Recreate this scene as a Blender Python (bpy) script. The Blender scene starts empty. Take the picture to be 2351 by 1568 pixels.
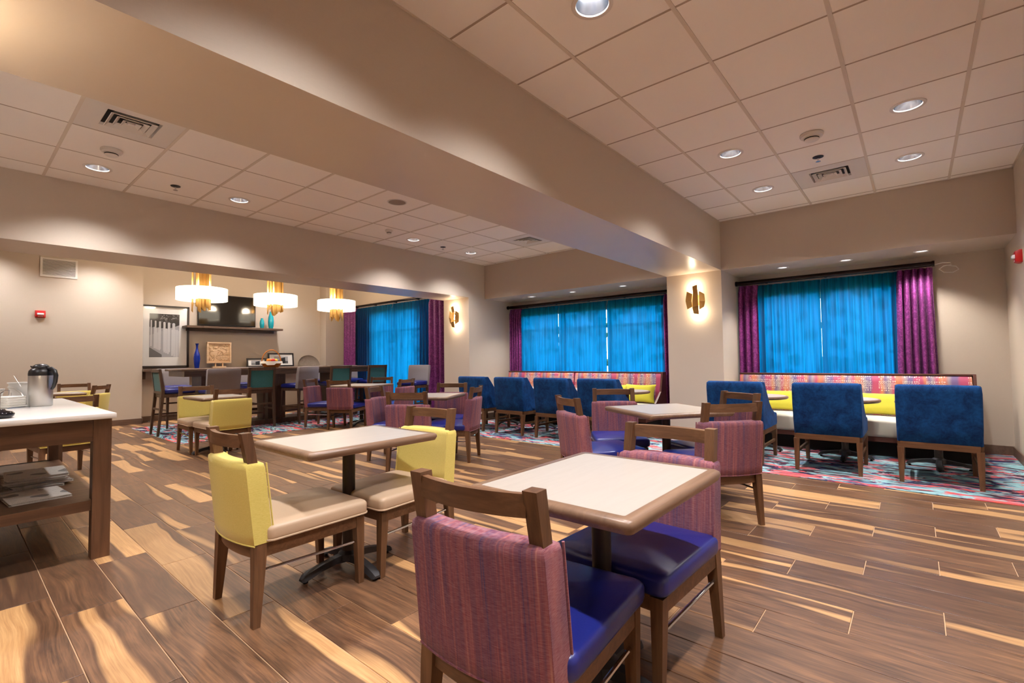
import bpy, bmesh, math, random
from mathutils import Matrix, Vector
random.seed(7)
S = bpy.context.scene
COL = S.collection
PI = math.pi

# ------------------------------------------------------------------ camera, world, exposure
CAMZ = 1.143
F_PX, YAW, PITCH, ROLL = 1098.23, 0.70067, 0.03717, -0.01313
def cam_axes():
    fw = Vector((math.cos(PITCH)*math.cos(YAW), math.cos(PITCH)*math.sin(YAW), math.sin(PITCH)))
    r = Vector((math.sin(YAW), -math.cos(YAW), 0)); u = r.cross(fw)
    return (r*math.cos(ROLL)+u*math.sin(ROLL), -r*math.sin(ROLL)+u*math.cos(ROLL), fw)
_r, _u, _f = cam_axes()
cam = bpy.data.objects.new('camera', bpy.data.cameras.new('camera'))
COL.objects.link(cam)
cam.data.sensor_width = 36.0
cam.data.lens = F_PX/2351*36.0
cam.data.clip_start = 0.03
cam.matrix_world = Matrix(((_r.x,_u.x,-_f.x,0),(_r.y,_u.y,-_f.y,0),(_r.z,_u.z,-_f.z,CAMZ),(0,0,0,1)))
S.camera = cam
def px_of(p):
    d = Vector(p)-Vector((0,0,CAMZ)); k = d.dot(_f)
    return (1175.5+F_PX*d.dot(_r)/k, 784-F_PX*d.dot(_u)/k, k)

w = bpy.data.worlds.new('world'); S.world = w; w.use_nodes = True
WORLD_STRENGTH = 3.2
wn = w.node_tree; wbg = wn.nodes['Background']
wbg.inputs[0].default_value = (0.82, 0.92, 1.0, 1); wbg.inputs[1].default_value = WORLD_STRENGTH
S.view_settings.view_transform = 'Standard'; S.view_settings.look = 'None'
S.view_settings.gamma = 1.0; S.view_settings.use_curve_mapping = False
S.view_settings.exposure = 0.98
DOWN_W, SCONCE_W, PEND_W, SOFFIT_W, ALC_W = 80.0, 2.8, 10.0, 46.0, 105.0
DOWN_C, WARM_C = (1.0, 0.982, 0.985), (1.0, 0.80, 0.56)
try:
    S.cycles.max_bounces = 5; S.cycles.diffuse_bounces = 4; S.cycles.glossy_bounces = 2; S.cycles.transmission_bounces = 3
    S.cycles.use_adaptive_sampling = True; S.cycles.adaptive_threshold = 0.06; S.cycles.adaptive_min_samples = 20; S.cycles.use_light_tree = False
    S.cycles.transparent_max_bounces = 6; S.cycles.sample_clamp_indirect = 6.0
    S.cycles.caustics_reflective = False; S.cycles.caustics_refractive = False
    S.cycles.use_denoising = True
except Exception: pass

# ------------------------------------------------------------------ helpers: meshes
class MB:
    def __init__(s): s.v = []; s.f = []; s.m = []
    def add(s, vs, fs, mi=0):
        o = len(s.v); s.v += [tuple(v) for v in vs]
        s.f += [tuple(i+o for i in f) for f in fs]; s.m += [mi]*len(fs)
    def box(s, x0, x1, y0, y1, z0, z1, mi=0):
        s.add([(x0,y0,z0),(x1,y0,z0),(x1,y1,z0),(x0,y1,z0),(x0,y0,z1),(x1,y0,z1),(x1,y1,z1),(x0,y1,z1)],
              [(0,3,2,1),(4,5,6,7),(0,1,5,4),(1,2,6,5),(2,3,7,6),(3,0,4,7)], mi); return s
    def bbox(s, x0, x1, y0, y1, z0, z1, b=0.004, seg=2, mi=0):      # box with rounded edges
        bm = bmesh.new(); bmesh.ops.create_cube(bm, size=1.0)
        for v in bm.verts:
            v.co = Vector((x0+(v.co.x+.5)*(x1-x0), y0+(v.co.y+.5)*(y1-y0), z0+(v.co.z+.5)*(z1-z0)))
        b = min(b, .49*min(x1-x0, y1-y0, z1-z0))
        bmesh.ops.bevel(bm, geom=bm.edges[:], offset=b, segments=seg, affect='EDGES', profile=.5)
        s.bm(bm, mi); return s
    def bm(s, bm, mi=0):
        bm.verts.index_update()
        s.add([v.co[:] for v in bm.verts], [tuple(v.index for v in f.verts) for f in bm.faces], mi); bm.free()
    def loft(s, rings, cap0=True, cap1=True, mi=0, closed=True):
        n = len(rings[0]); vs = [p for r in rings for p in r]; fs = []
        for i in range(len(rings)-1):
            for j in range(n if closed else n-1):
                a = i*n+j; b = i*n+(j+1) % n
                fs.append((a, b, b+n, a+n))
        if cap0: fs.append(tuple(reversed(range(n))))
        if cap1: fs.append(tuple(range((len(rings)-1)*n, len(rings)*n)))
        s.add(vs, fs, mi); return s
    def lathe(s, prof, c=(0,0,0), n=24, mi=0, cap0=False, cap1=False):
        rings = [[(c[0]+r*math.cos(2*PI*k/n), c[1]+r*math.sin(2*PI*k/n), c[2]+z) for k in range(n)] for r, z in prof]
        return s.loft(rings, cap0, cap1, mi)
    def tube(s, pts, r, n=8, mi=0, cap=True, closed=False):
        P = [Vector(p) for p in pts]; rings = []; up = None
        rr = r if isinstance(r, (list, tuple)) else [r]*len(P)
        for i, p in enumerate(P):
            if closed: t = (P[(i+1) % len(P)]-P[i-1]).normalized()
            else: t = (P[min(i+1, len(P)-1)]-P[max(i-1, 0)]).normalized()
            if up is None: up = Vector((0,0,1)) if abs(t.z) < .9 else Vector((1,0,0))
            a = (up-t*up.dot(t)).normalized(); b = t.cross(a); up = a
            rings.append([tuple(p+(a*math.cos(2*PI*k/n)+b*math.sin(2*PI*k/n))*rr[i]) for k in range(n)])
        if closed: rings.append(rings[0]); cap = False
        return s.loft(rings, cap, cap, mi)
    def bar(s, p0, p1, w0, d0, w1=None, d1=None, mi=0, up=(0,0,1)):     # tapered square bar
        p0 = Vector(p0); p1 = Vector(p1); w1 = w0 if w1 is None else w1; d1 = d0 if d1 is None else d1
        rings = []
        for p, w_, d_ in ((p0, w0, d0), (p1, w1, d1)):
            rings.append([(p.x-w_/2, p.y-d_/2, p.z), (p.x+w_/2, p.y-d_/2, p.z), (p.x+w_/2, p.y+d_/2, p.z), (p.x-w_/2, p.y+d_/2, p.z)])
        return s.loft(rings, mi=mi)
    def prism(s, poly, axis, a0, a1, mi=0):      # polygon extruded along an axis
        def P(u, v, a): return {'x': (a,u,v), 'y': (u,a,v), 'z': (u,v,a)}[axis]
        return s.loft([[P(u,v,a0) for u, v in poly], [P(u,v,a1) for u, v in poly]], mi=mi)
    def build(s, name, mat, parent=None, smooth=35, loc=None, rz=0, fix=True):
        me = bpy.data.meshes.new(name); me.from_pydata(s.v, [], s.f)
        for m in (mat if isinstance(mat, (list, tuple)) else [mat]): me.materials.append(m)
        if any(s.m): me.polygons.foreach_set('material_index', s.m)
        if fix:
            bm = bmesh.new(); bm.from_mesh(me); bmesh.ops.recalc_face_normals(bm, faces=bm.faces[:]); bm.to_mesh(me); bm.free()
        if smooth:
            me.polygons.foreach_set('use_smooth', [True]*len(me.polygons))
            me.set_sharp_from_angle(angle=math.radians(smooth))
        me.update()
        return link(name, me, parent, loc, rz)
def link(name, data, parent=None, loc=None, rz=0):
    o = bpy.data.objects.new(name, data); COL.objects.link(o)
    if parent is not None: o.parent = parent
    if loc is not None: o.location = loc
    if rz: o.rotation_euler = (0,0,rz)
    return o
def tag(o, label=None, cat=None, group=None, kind=None):
    if label: o['label'] = label
    if cat: o['category'] = cat
    if group: o['group'] = group
    if kind: o['kind'] = kind
    return o
def thing(name, label, cat, loc=(0,0,0), rz=0, group=None):
    o = link(name, None, None, loc, rz); o.empty_display_size = .1
    return tag(o, label, cat, group)
def struct(o, label=None, cat=None): return tag(o, label, cat, None, 'structure')
def copy_tree(o, parent=None):
    c = o.copy(); COL.objects.link(c); c.parent = parent
    for ch in list(o.children): copy_tree(ch, c)
    return c
def put(proto, used, loc, rz, label, group=None):
    o = proto if not used else copy_tree(proto)
    used.append(1); o.location = loc; o.rotation_euler = (0,0,rz); o['label'] = label
    if group: o['group'] = group
    return o
def rring(hx, hy, r, z, n=4, cx=0, cy=0):
    r = min(r, hx*.999, hy*.999); out = []
    for k, (sx, sy) in enumerate(((1,1),(-1,1),(-1,-1),(1,-1))):
        for i in range(n+1):
            a = PI/2*k+PI/2*i/n
            out.append((cx+sx*(hx-r)+r*math.cos(a), cy+sy*(hy-r)+r*math.sin(a), z))
    return out
def cushion(mb, hx, hy, z0, z1, r=.03, rc=.03, crown=.012, cx=0, cy=0, mi=0):
    rings = []
    for k in range(4):
        a = PI/2*k/3; i = r*(1-math.sin(a)); rings.append(rring(hx-i, hy-i, rc, z0+r*(1-math.cos(a)) if z1-z0 > 2*r else z0, cx=cx, cy=cy))
    for k in range(5):
        a = PI/2*k/4; i = r*(1-math.cos(a)); rings.append(rring(hx-i, hy-i, rc, z1-r+r*math.sin(a), cx=cx, cy=cy))
    for t in (.8, .55, .25, .02):
        rings.append(rring((hx-r)*t, (hy-r)*t, rc*t, z1+crown*(1-t*t), cx=cx, cy=cy))
    mb.loft(rings, mi=mi); return mb

# ------------------------------------------------------------------ helpers: materials
MATS = {}
class NT:
    def __init__(s, name):
        s.m = bpy.data.materials.new(name); s.m.use_nodes = True; s.t = s.m.node_tree
        s.b = s.t.nodes['Principled BSDF']; s.out = s.t.nodes['Material Output']
    def n(s, typ, **kw):
        x = s.t.nodes.new(typ)
        for k, v in kw.items():
            if k == 'op': x.operation = v
            elif hasattr(x, k): setattr(x, k, v)
        return x
    def l(s, a, b): s.t.links.new(a, b)
    def setin(s, node, i, v):
        if hasattr(v, 'is_output') or isinstance(v, bpy.types.NodeSocket): s.l(v, node.inputs[i])
        else: node.inputs[i].default_value = v
    def math(s, op, a, b=0.0, c=None, clamp=False):
        x = s.n('ShaderNodeMath', op=op); x.use_clamp = clamp; s.setin(x, 0, a); s.setin(x, 1, b)
        if c is not None: s.setin(x, 2, c)
        return x.outputs[0]
    def comb(s, x, y, z):
        c = s.n('ShaderNodeCombineXYZ')
        for i, v in enumerate((x, y, z)): s.setin(c, i, v)
        return c.outputs[0]
    def coord(s, world=False):
        if world: return s.n('ShaderNodeNewGeometry').outputs['Position']
        return s.n('ShaderNodeTexCoord').outputs['Object']
    def xyz(s, v):
        x = s.n('ShaderNodeSeparateXYZ'); s.l(v, x.inputs[0]); return x.outputs
    def scale(s, v, sc):
        x = s.n('ShaderNodeMapping'); s.l(v, x.inputs[0]); x.inputs['Scale'].default_value = sc; return x.outputs[0]
    def noise(s, v, sc=5, det=3, rough=.5, dist=0.0):
        x = s.n('ShaderNodeTexNoise'); s.l(v, x.inputs['Vector']); x.inputs['Scale'].default_value = sc
        x.inputs['Detail'].default_value = det; x.inputs['Roughness'].default_value = rough; x.inputs['Distortion'].default_value = dist
        return x.outputs[0]
    def white(s, v):
        x = s.n('ShaderNodeTexWhiteNoise'); x.noise_dimensions = '3D'; s.l(v, x.inputs['Vector']); return x.outputs
    def ramp(s, f, stops, interp='LINEAR'):
        x = s.n('ShaderNodeValToRGB'); s.l(f, x.inputs[0]); cr = x.color_ramp; cr.interpolation = interp
        while len(cr.elements) < len(stops): cr.elements.new(.5)
        for e, (p, c) in zip(cr.elements, stops):
            e.position = p; e.color = (c[0], c[1], c[2], 1)
        return x.outputs[0]
    def mix(s, f, a, b, typ='MIX'):
        x = s.n('ShaderNodeMix'); x.data_type = 'RGBA'; x.blend_type = typ
        s.setin(x, 0, f)
        for i, v in ((6, a), (7, b)): s.setin(x, i, (v[0], v[1], v[2], 1) if isinstance(v, tuple) else v)
        return x.outputs[2]
    def bump(s, h, st=.2, dist=.01):
        x = s.n('ShaderNodeBump'); s.l(h, x.inputs['Height']); x.inputs['Strength'].default_value = st; x.inputs['Distance'].default_value = dist
        s.l(x.outputs[0], s.b.inputs['Normal']); return x
    def base(s, c=None, rough=None, metal=None, spec=None):
        if c is not None: s.setin(s.b, 'Base Color', (c[0], c[1], c[2], 1) if isinstance(c, tuple) else c)
        if rough is not None: s.setin(s.b, 'Roughness', rough)
        if metal is not None: s.b.inputs['Metallic'].default_value = metal
        if spec is not None: s.b.inputs['Specular IOR Level'].default_value = spec
        return s
def sRGB(r, g, b):
    f = lambda c: (c/255/12.92) if c/255 <= .04045 else ((c/255+.055)/1.055)**2.4
    return (f(r), f(g), f(b))
def plain(name, c, rough=.5, metal=0., spec=.5, emit=None, es=0.):
    t = NT(name).base(c, rough, metal, spec)
    if emit: t.b.inputs['Emission Color'].default_value = (*emit, 1); t.b.inputs['Emission Strength'].default_value = es
    return t.m
def wall_mat():
    t = NT('wallpaper_beige'); p = t.coord(True)
    a = t.noise(t.scale(p, (12,12,160)), 4, 3); b = t.noise(t.scale(p, (90,90,9)), 3, 2)
    h = t.math('ADD', a, t.math('MULTIPLY', b, .6))
    col = t.mix(t.math('MULTIPLY', a, .8), sRGB(194,178,161), sRGB(203,188,172))
    t.base(col, .58, spec=.35); t.bump(h, .12, .004); return t.m
def soffit_mat():
    t = NT('soffit_satin_paint'); p = t.coord(True)
    t.base(t.mix(t.noise(p, 3, 2), sRGB(198,181,163), sRGB(204,188,170)), .33, spec=.5); t.bump(t.noise(p, 120, 2), .03, .002); return t.m
def tile_mat():
    t = NT('ceiling_tile'); p = t.coord(True); n = t.noise(p, 240, 2)
    r = t.white(t.coord())[0]
    oi = t.n('ShaderNodeObjectInfo').outputs['Random']
    c = t.mix(oi, sRGB(246,238,230), sRGB(251,245,238)); t.base(c, .9, spec=.1); t.bump(n, .25, .002); return t.m
def wood_mat(name, c0, c1, axis='z', rough=.38, sc=1.0):
    t = NT(name); p = t.coord(); s_ = {'x': (3,40,40), 'y': (40,3,40), 'z': (40,40,3)}[axis]
    a = t.noise(t.scale(p, tuple(k*sc for k in s_)), 1.2, 4, .6, .6)
    b = t.noise(t.scale(p, tuple(k*sc*.25 for k in s_)), 1.0, 2)
    f = t.math('ADD', t.math('MULTIPLY', a, .65), t.math('MULTIPLY', b, .45))
    t.base(t.ramp(f, [(.35, c0), (.72, c1)]), rough, spec=.45); t.bump(a, .06, .002); return t.m
PW, PL, PS, PX0, PY0 = .2286, .9173, .3061, 2.187, .5575      # plank width, length, stagger, origin
def plank_mat():
    t = NT('wood_look_plank'); p = t.coord(True); X, Y, Z = t.xyz(p)
    u = t.math('DIVIDE', t.math('SUBTRACT', X, PX0), PW); row = t.math('FLOOR', u)
    v = t.math('DIVIDE', t.math('ADD', t.math('SUBTRACT', Y, PY0), t.math('MULTIPLY', row, PS)), PL); colm = t.math('FLOOR', v)
    wn_ = t.white(t.comb(row, colm, 3.7)); h = wn_[0]; h2 = t.xyz(wn_[1])
    fu = t.math('SUBTRACT', u, row); fv = t.math('SUBTRACT', v, colm)
    # across-plank coordinate, gently bent along the length
    bend = t.noise(t.comb(t.math('MULTIPLY', fv, 1.1), t.math('MULTIPLY', h, 91.), t.math('MULTIPLY', fu, .15)), 1.2, 1, .4)
    a = t.math('ADD', fu, t.math('MULTIPLY', t.math('SUBTRACT', bend, .5), .55))
    band = t.noise(t.comb(t.math('MULTIPLY', a, 1.1), t.math('MULTIPLY', h, 57.), t.math('MULTIPLY', fv, .22)), 1.5, 1.2, .4)
    grain = t.noise(t.comb(t.math('MULTIPLY', a, 16.), t.math('MULTIPLY', fv, 2.0), t.math('MULTIPLY', h, 31.)), 1.6, 4, .65, .4)
    mott = t.noise(t.comb(t.math('MULTIPLY', a, 4.), t.math('MULTIPLY', fv, 2.4), t.math('MULTIPLY', h, 77.)), 1.2, 3, .55, .8)
    brown = t.ramp(t.math('ADD', t.math('MULTIPLY', grain, .62), t.math('MULTIPLY', mott, .42)),
                   [(.34, sRGB(56,39,30)), (.46, sRGB(90,63,45)), (.57, sRGB(116,82,58)), (.70, sRGB(146,104,70)), (.8, sRGB(164,120,80))])
    tan = t.ramp(grain, [(.3, sRGB(176,128,82)), (.6, sRGB(206,160,108)), (.8, sRGB(220,180,128))])
    thr = t.math('ADD', .50, t.math('MULTIPLY', t.math('SUBTRACT', h2[0], .22), .24))
    f = t.math('MULTIPLY', t.math('SUBTRACT', band, thr), 22., clamp=True)
    edge = t.math('SUBTRACT', 1., t.math('ABSOLUTE', t.math('MULTIPLY', t.math('SUBTRACT', t.math('SUBTRACT', band, thr), -.012), 30.)), clamp=True)
    c = t.mix(f, brown, tan); c = t.mix(t.math('MULTIPLY', edge, .45), c, sRGB(66,40,28))
    c = t.mix(t.math('MULTIPLY', t.math('SUBTRACT', h2[1], .3), .6, clamp=True), c, sRGB(70,52,44))
    c = t.mix(t.math('MULTIPLY', h2[2], .12), c, sRGB(160,120,90))
    t.base(c, t.math('ADD', .30, t.math('MULTIPLY', grain, .14)), spec=.42); t.bump(grain, .05, .002); return t.m
def carpet_mat():
    t = NT('carpet_abstract'); p = t.coord(True)
    nz = t.n('ShaderNodeTexNoise'); t.l(p, nz.inputs['Vector']); nz.inputs['Scale'].default_value = 1.5; nz.inputs['Detail'].default_value = 2
    sc = t.n('ShaderNodeVectorMath', op='SCALE'); t.l(nz.outputs['Color'], sc.inputs[0]); sc.inputs['Scale'].default_value = .75
    d = t.n('ShaderNodeVectorMath', op='ADD'); t.l(t.scale(p, (3.4, 1.15, 1.0)), d.inputs[0]); t.l(sc.outputs[0], d.inputs[1])
    n = t.noise(d.outputs[0], 1.7, 4, .62, .9); n2 = t.noise(t.scale(d.outputs[0], (2.6,2.0,1)), 1.6, 3, .6, .6)
    c = t.ramp(n, [(.32, sRGB(40,36,84)), (.40, sRGB(58,46,58)), (.445, sRGB(86,64,72)), (.47, sRGB(140,182,190)), (.53, sRGB(160,204,206)), (.56, sRGB(108,146,164)), (.58, sRGB(58,56,116)), (.63, sRGB(66,52,62)), (.70, sRGB(140,186,192))])
    c = t.mix(t.ramp(n2, [(.535,(0,0,0)), (.575,(1,1,1))]), c, t.ramp(n2, [(.55, sRGB(206,104,120)), (.63, sRGB(232,104,90)), (.72, sRGB(80,60,130))]))
    f = t.noise(p, 420, 1); c = t.mix(.25, c, t.ramp(f, [(.3, (.02,.02,.03)), (.7, (.6,.55,.55))]), 'OVERLAY')
    t.base(c, .95, spec=.1); t.bump(f, .5, .003); return t.m
def stripe_fabric():
    t = NT('plum_striped_fabric'); p = t.coord()
    a = t.noise(t.scale(p, (10,110,1.6)), 1.0, 3, .65); b = t.noise(t.scale(p, (8,30,1.2)), 1.0, 2); w_ = t.noise(t.scale(p, (60,60,900)), 1, 1)
    f = t.math('ADD', t.math('MULTIPLY', a, .62), t.math('MULTIPLY', b, .42))
    c = t.ramp(f, [(.36, sRGB(66,46,102)), (.44, sRGB(108,56,84)), (.54, sRGB(130,66,80)), (.63, sRGB(154,82,86)), (.74, sRGB(190,128,110))])
    c = t.mix(.12, c, t.ramp(w_, [(.3, (.02,.02,.02)), (.7, (.8,.7,.7))]))
    t.base(c, .85, spec=.2); t.bump(t.math('ADD', a, w_), .25, .002)
    t.b.inputs['Sheen Weight'].default_value = .06; return t.m
def weave(name, c0, c1, sc=(60,60,14), rough=.85, sheen=.2, bmp=.25):
    t = NT(name); p = t.coord(); a = t.noise(t.scale(p, sc), 3, 3); t.base(t.mix(a, c0, c1), rough, spec=.25)
    t.b.inputs['Sheen Weight'].default_value = sheen; t.bump(a, bmp, .002); return t.m
def velvet(name, c0, c1):
    t = NT(name); p = t.coord(); a = t.noise(p, 9, 6, .75, .6); b = t.noise(p, 60, 3)
    f = t.math('ADD', t.math('MULTIPLY', a, .8), t.math('MULTIPLY', b, .2)); t.base(t.ramp(f, [(.35, c0), (.68, c1)]), .8, spec=.2)
    t.b.inputs['Sheen Weight'].default_value = .06; t.b.inputs['Sheen Tint'].default_value = (.2,.4,.8,1); t.bump(f, .15, .003); return t.m
def leather(name, c, rough=.3):
    t = NT(name); p = t.coord(); a = t.noise(p, 160, 3); b = t.noise(p, 6, 2)
    t.base(t.mix(t.math('MULTIPLY', b, .3), c, tuple(k*.7 for k in c)), t.math('ADD', rough, t.math('MULTIPLY', a, .1)), spec=.55); t.bump(t.math('ADD', a, b), .08, .003); return t.m
def bench_fabric():
    t = NT('banquette_pattern_fabric'); p = t.coord(True); X, Y, Z = t.xyz(p)
    yy = t.math('FRACT', t.math('ADD', t.math('MULTIPLY', Y, 2.55), t.math('MULTIPLY', t.noise(p, 9, 2), .10)))
    A_, B_, C_, D_, E_ = sRGB(176,72,104), sRGB(190,108,88), sRGB(112,88,132), sRGB(150,132,138), sRGB(196,122,84)
    c = t.ramp(yy, [(0., A_), (.10, A_), (.17, C_), (.26, C_), (.33, D_), (.42, B_), (.52, E_), (.60, A_), (.70, D_), (.78, C_), (.88, E_), (.95, A_)])
    v = t.n('ShaderNodeTexVoronoi'); v.feature = 'F1'; t.l(t.scale(p, (1,1,.8)), v.inputs['Vector']); v.inputs['Scale'].default_value = 46; v.inputs['Randomness'].default_value = .25
    rg = t.math('LESS_THAN', t.math('ABSOLUTE', t.math('SUBTRACT', v.outputs['Distance'], .36)), .07)
    bandm = t.math('GREATER_THAN', t.noise(t.comb(t.math('MULTIPLY', Y, 5.), 9.1, 0.), 1.0, 1), .47)
    c = t.mix(t.math('MULTIPLY', t.math('MULTIPLY', rg, bandm), .75), c, sRGB(226,214,204))
    t.base(c, .5, spec=.4); return t.m
def curtain_sheer(name, dark, lit):
    t = NT(name); p = t.coord(True); X, Y, Z = t.xyz(p)
    n = t.ramp(t.noise(t.scale(p, (1,26,.4)), 2.0, 3, .6), [(.36,(0,0,0)),(.62,(1,1,1))])  # vertical streaks: light and shade of the folds painted into the sheer colours
    dark_c = t.mix(n, tuple(k*.75 for k in dark), dark)
    t.base(dark_c, .75, spec=.2)
    tr = t.n('ShaderNodeBsdfTranslucent'); t.l(t.mix(n, tuple(k*.55 for k in lit), lit), tr.inputs['Color'])
    tp = t.n('ShaderNodeBsdfTransparent'); tp.inputs[0].default_value = (lit[0]*.5+.01, lit[1]*.8, lit[2]*.9, 1)
    m1 = t.n('ShaderNodeMixShader'); m1.inputs[0].default_value = .07; t.l(tr.outputs[0], m1.inputs[1]); t.l(tp.outputs[0], m1.inputs[2])
    m2 = t.n('ShaderNodeMixShader'); m2.inputs[0].default_value = .66; t.l(t.b.outputs[0], m2.inputs[1]); t.l(m1.outputs[0], m2.inputs[2])
    t.l(m2.outputs[0], t.out.inputs[0]); return t.m
def damask(name, c0, c1):
    t = NT(name); p = t.coord(True); a = t.noise(t.scale(p, (1,1,.8)), 34, 3, .6, 1.5)
    f = t.math('GREATER_THAN', a, .52); t.base(t.mix(f, c0, c1), t.math('SUBTRACT', .55, t.math('MULTIPLY', f, .2)), spec=.5)
    t.b.inputs['Sheen Weight'].default_value = .03; return t.m
def brushed(name, c, rough=.28):
    t = NT(name); p = t.coord(); a = t.noise(t.scale(p, (6,6,220)), 2, 2); t.base(c, t.math('ADD', rough, t.math('MULTIPLY', a, .12)), 1.0); t.bump(a, .04, .001); return t.m
def laminate():
    t = NT('cream_laminate'); p = t.coord(); a = t.noise(t.scale(p, (3,26,3)), 1.4, 4, .6, .5)
    t.base(t.ramp(a, [(.3, sRGB(168,158,148)), (.7, sRGB(174,164,154))]), .34, spec=.45); return t.m
def newsprint():
    t = NT('newsprint'); p = t.coord(); X, Y, Z = t.xyz(p)
    ln = t.math('LESS_THAN', t.math('FRACT', t.math('MULTIPLY', X, 150.)), .5)
    colm = t.math('GREATER_THAN', t.math('FRACT', t.math('MULTIPLY', Y, 17.)), .12)
    blk = t.math('GREATER_THAN', t.noise(t.scale(p, (9,7,1)), 1.1, 0), .64)
    wd = t.math('GREATER_THAN', t.noise(t.scale(p, (60,260,1)), 1., 1), .42)
    f = t.math('MULTIPLY', t.math('MULTIPLY', ln, colm), wd)
    c = t.mix(t.math('MULTIPLY', f, .35), sRGB(214,208,200), sRGB(90,88,88)); c = t.mix(t.math('MULTIPLY', blk, .7), c, sRGB(88,86,88))
    t.base(c, .8, spec=.2); return t.m
M = {}
M['wall'] = wall_mat(); M['soffit'] = soffit_mat(); M['tile'] = tile_mat()
M['tee'] = plain('ceiling_tee', sRGB(214,200,184), .55); M['teegap'] = plain('ceiling_cross_tee', sRGB(172,152,134), .7)
M['plank'] = plank_mat(); M['grout'] = plain('grout', sRGB(196,160,126), .8); M['carpet'] = carpet_mat()
M['baseb'] = wood_mat('baseboard_brown', sRGB(92,70,58), sRGB(118,92,76), 'x', .45)
M['wood'] = wood_mat('walnut_leg', sRGB(78,50,32), sRGB(122,86,58), 'z')
M['woody'] = wood_mat('walnut_rail', sRGB(78,50,32), sRGB(124,88,60), 'y'); M['woodx'] = wood_mat('walnut_side', sRGB(78,50,32), sRGB(122,86,58), 'x')
M['dwood'] = wood_mat('dark_stool_wood', sRGB(62,44,34), sRGB(98,72,54), 'z'); M['barwood'] = wood_mat('bar_top_wood', sRGB(74,56,46), sRGB(112,88,72), 'x', .3)
M['edge'] = wood_mat('table_edge', sRGB(108,82,64), sRGB(136,106,84), 'x', .3)
M['ctrwood'] = wood_mat('counter_ash', sRGB(72,48,34), sRGB(116,82,58), 'z', .4, .6); M['ctrwoodx'] = wood_mat('counter_ash_rail', sRGB(72,48,34), sRGB(116,82,58), 'x', .4, .6)
M['lam'] = laminate(); M['chrome'] = plain('chrome', (.75,.75,.76), .12, 1.); M['iron'] = plain('cast_iron', sRGB(58,56,58), .5, .3); M['pole'] = plain('bronze_pole', sRGB(58,48,42), .45, .35)
M['plum'] = stripe_fabric(); M['lime'] = weave('lime_weave', sRGB(200,178,80), sRGB(222,203,118), (30,40,120)); M['navy'] = leather('navy_vinyl', sRGB(30,38,122), .26); M['cream'] = leather('cream_vinyl', sRGB(196,168,140), .36)
M['velvet'] = velvet('blue_velvet', sRGB(4,32,78), sRGB(20,80,142)); M['grey'] = weave('grey_fabric', sRGB(124,118,124), sRGB(150,144,148), (90,90,90)); M['teal'] = weave('teal_fabric', sRGB(44,96,102), sRGB(74,138,138), (40,40,40))
M['bench'] = bench_fabric(); M['bseat'] = leather('ivory_vinyl', sRGB(214,206,186), .42); M['pillow'] = weave('lime_pillow', sRGB(196,186,48), sRGB(214,204,74), (80,80,80)); M['trimwood'] = wood_mat('banquette_trim', sRGB(72,40,34), sRGB(104,62,50), 'y')
M['sheer'] = curtain_sheer('blue_sheer', sRGB(40,52,70), (.0,.36,.84)); M['purple'] = damask('purple_damask', sRGB(104,28,98), sRGB(138,56,128))
M['rod'] = plain('curtain_rod_bronze', sRGB(34,22,20), .22, .6); M['winframe'] = plain('window_frame_white', sRGB(205,205,200), .5)
g = NT('window_glass'); gt = g.n('ShaderNodeBsdfTransparent'); gt.inputs[0].default_value = (.93,.97,.98,1); gg = g.n('ShaderNodeBsdfGlossy'); gg.inputs['Roughness'].default_value = .03
gm = g.n('ShaderNodeMixShader'); gm.inputs[0].default_value = .06; g.l(gt.outputs[0], gm.inputs[1]); g.l(gg.outputs[0], gm.inputs[2]); g.l(gm.outputs[0], g.out.inputs[0]); M['glass'] = g.m
g = NT('picture_glass'); gt = g.n('ShaderNodeBsdfTransparent'); gt.inputs[0].default_value = (.99,.99,.99,1); gg = g.n('ShaderNodeBsdfGlossy'); gg.inputs['Roughness'].default_value = .08
gm = g.n('ShaderNodeMixShader'); gm.inputs[0].default_value = .06; g.l(gt.outputs[0], gm.inputs[1]); g.l(gg.outputs[0], gm.inputs[2]); g.l(gm.outputs[0], g.out.inputs[0]); M['pglass'] = g.m
M['brass'] = plain('satin_brass', sRGB(208,164,96), .42, .85); M['shade'] = plain('drum_shade', (.95,.9,.8), .7, emit=(1.,.88,.68), es=1.5); M['bulb'] = plain('warm_bulb', (1,.9,.7), .5, emit=(1.,.8,.5), es=14.)
M['lens'] = plain('downlight_lens', (1,1,1), .4, emit=(.95,.97,1.), es=16.); M['lens2'] = plain('small_lens', (1,1,1), .4, emit=(.95,.97,1.), es=.9)
M['refl'] = plain('reflector', (.72,.74,.80), .22, 1.); M['trimw'] = plain('trim_white', sRGB(222,214,206), .45); M['dark'] = plain('dark_void', sRGB(28,24,22), .8)
M['red'] = plain('alarm_red', sRGB(196,26,28), .35); M['clear'] = plain('strobe_lens', (.85,.87,.9), .1, spec=.8); M['whitep'] = plain('white_plastic', sRGB(226,222,216), .4)
M['spk'] = plain('speaker_grille', sRGB(150,132,118), .8); M['white'] = plain('white_quartz', sRGB(236,230,224), .12); M['steel'] = brushed('brushed_steel', (.62,.60,.57)); M['black'] = plain('black_plastic', sRGB(26,24,26), .32)
M['paper'] = plain('napkin_paper', sRGB(232,228,220), .9); M['news'] = newsprint(); M['pink'] = plain('pink_label', sRGB(232,40,110), .5); M['screen'] = plain('tv_screen', sRGB(18,14,12), .08, spec=.7)
M['cobalt'] = plain('cobalt_glaze', sRGB(14,42,140), .15); M['aqua'] = plain('aqua_glaze', sRGB(28,146,158), .16); M['maple'] = wood_mat('pale_wood', sRGB(196,156,116), sRGB(222,188,150), 'x', .5)
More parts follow.
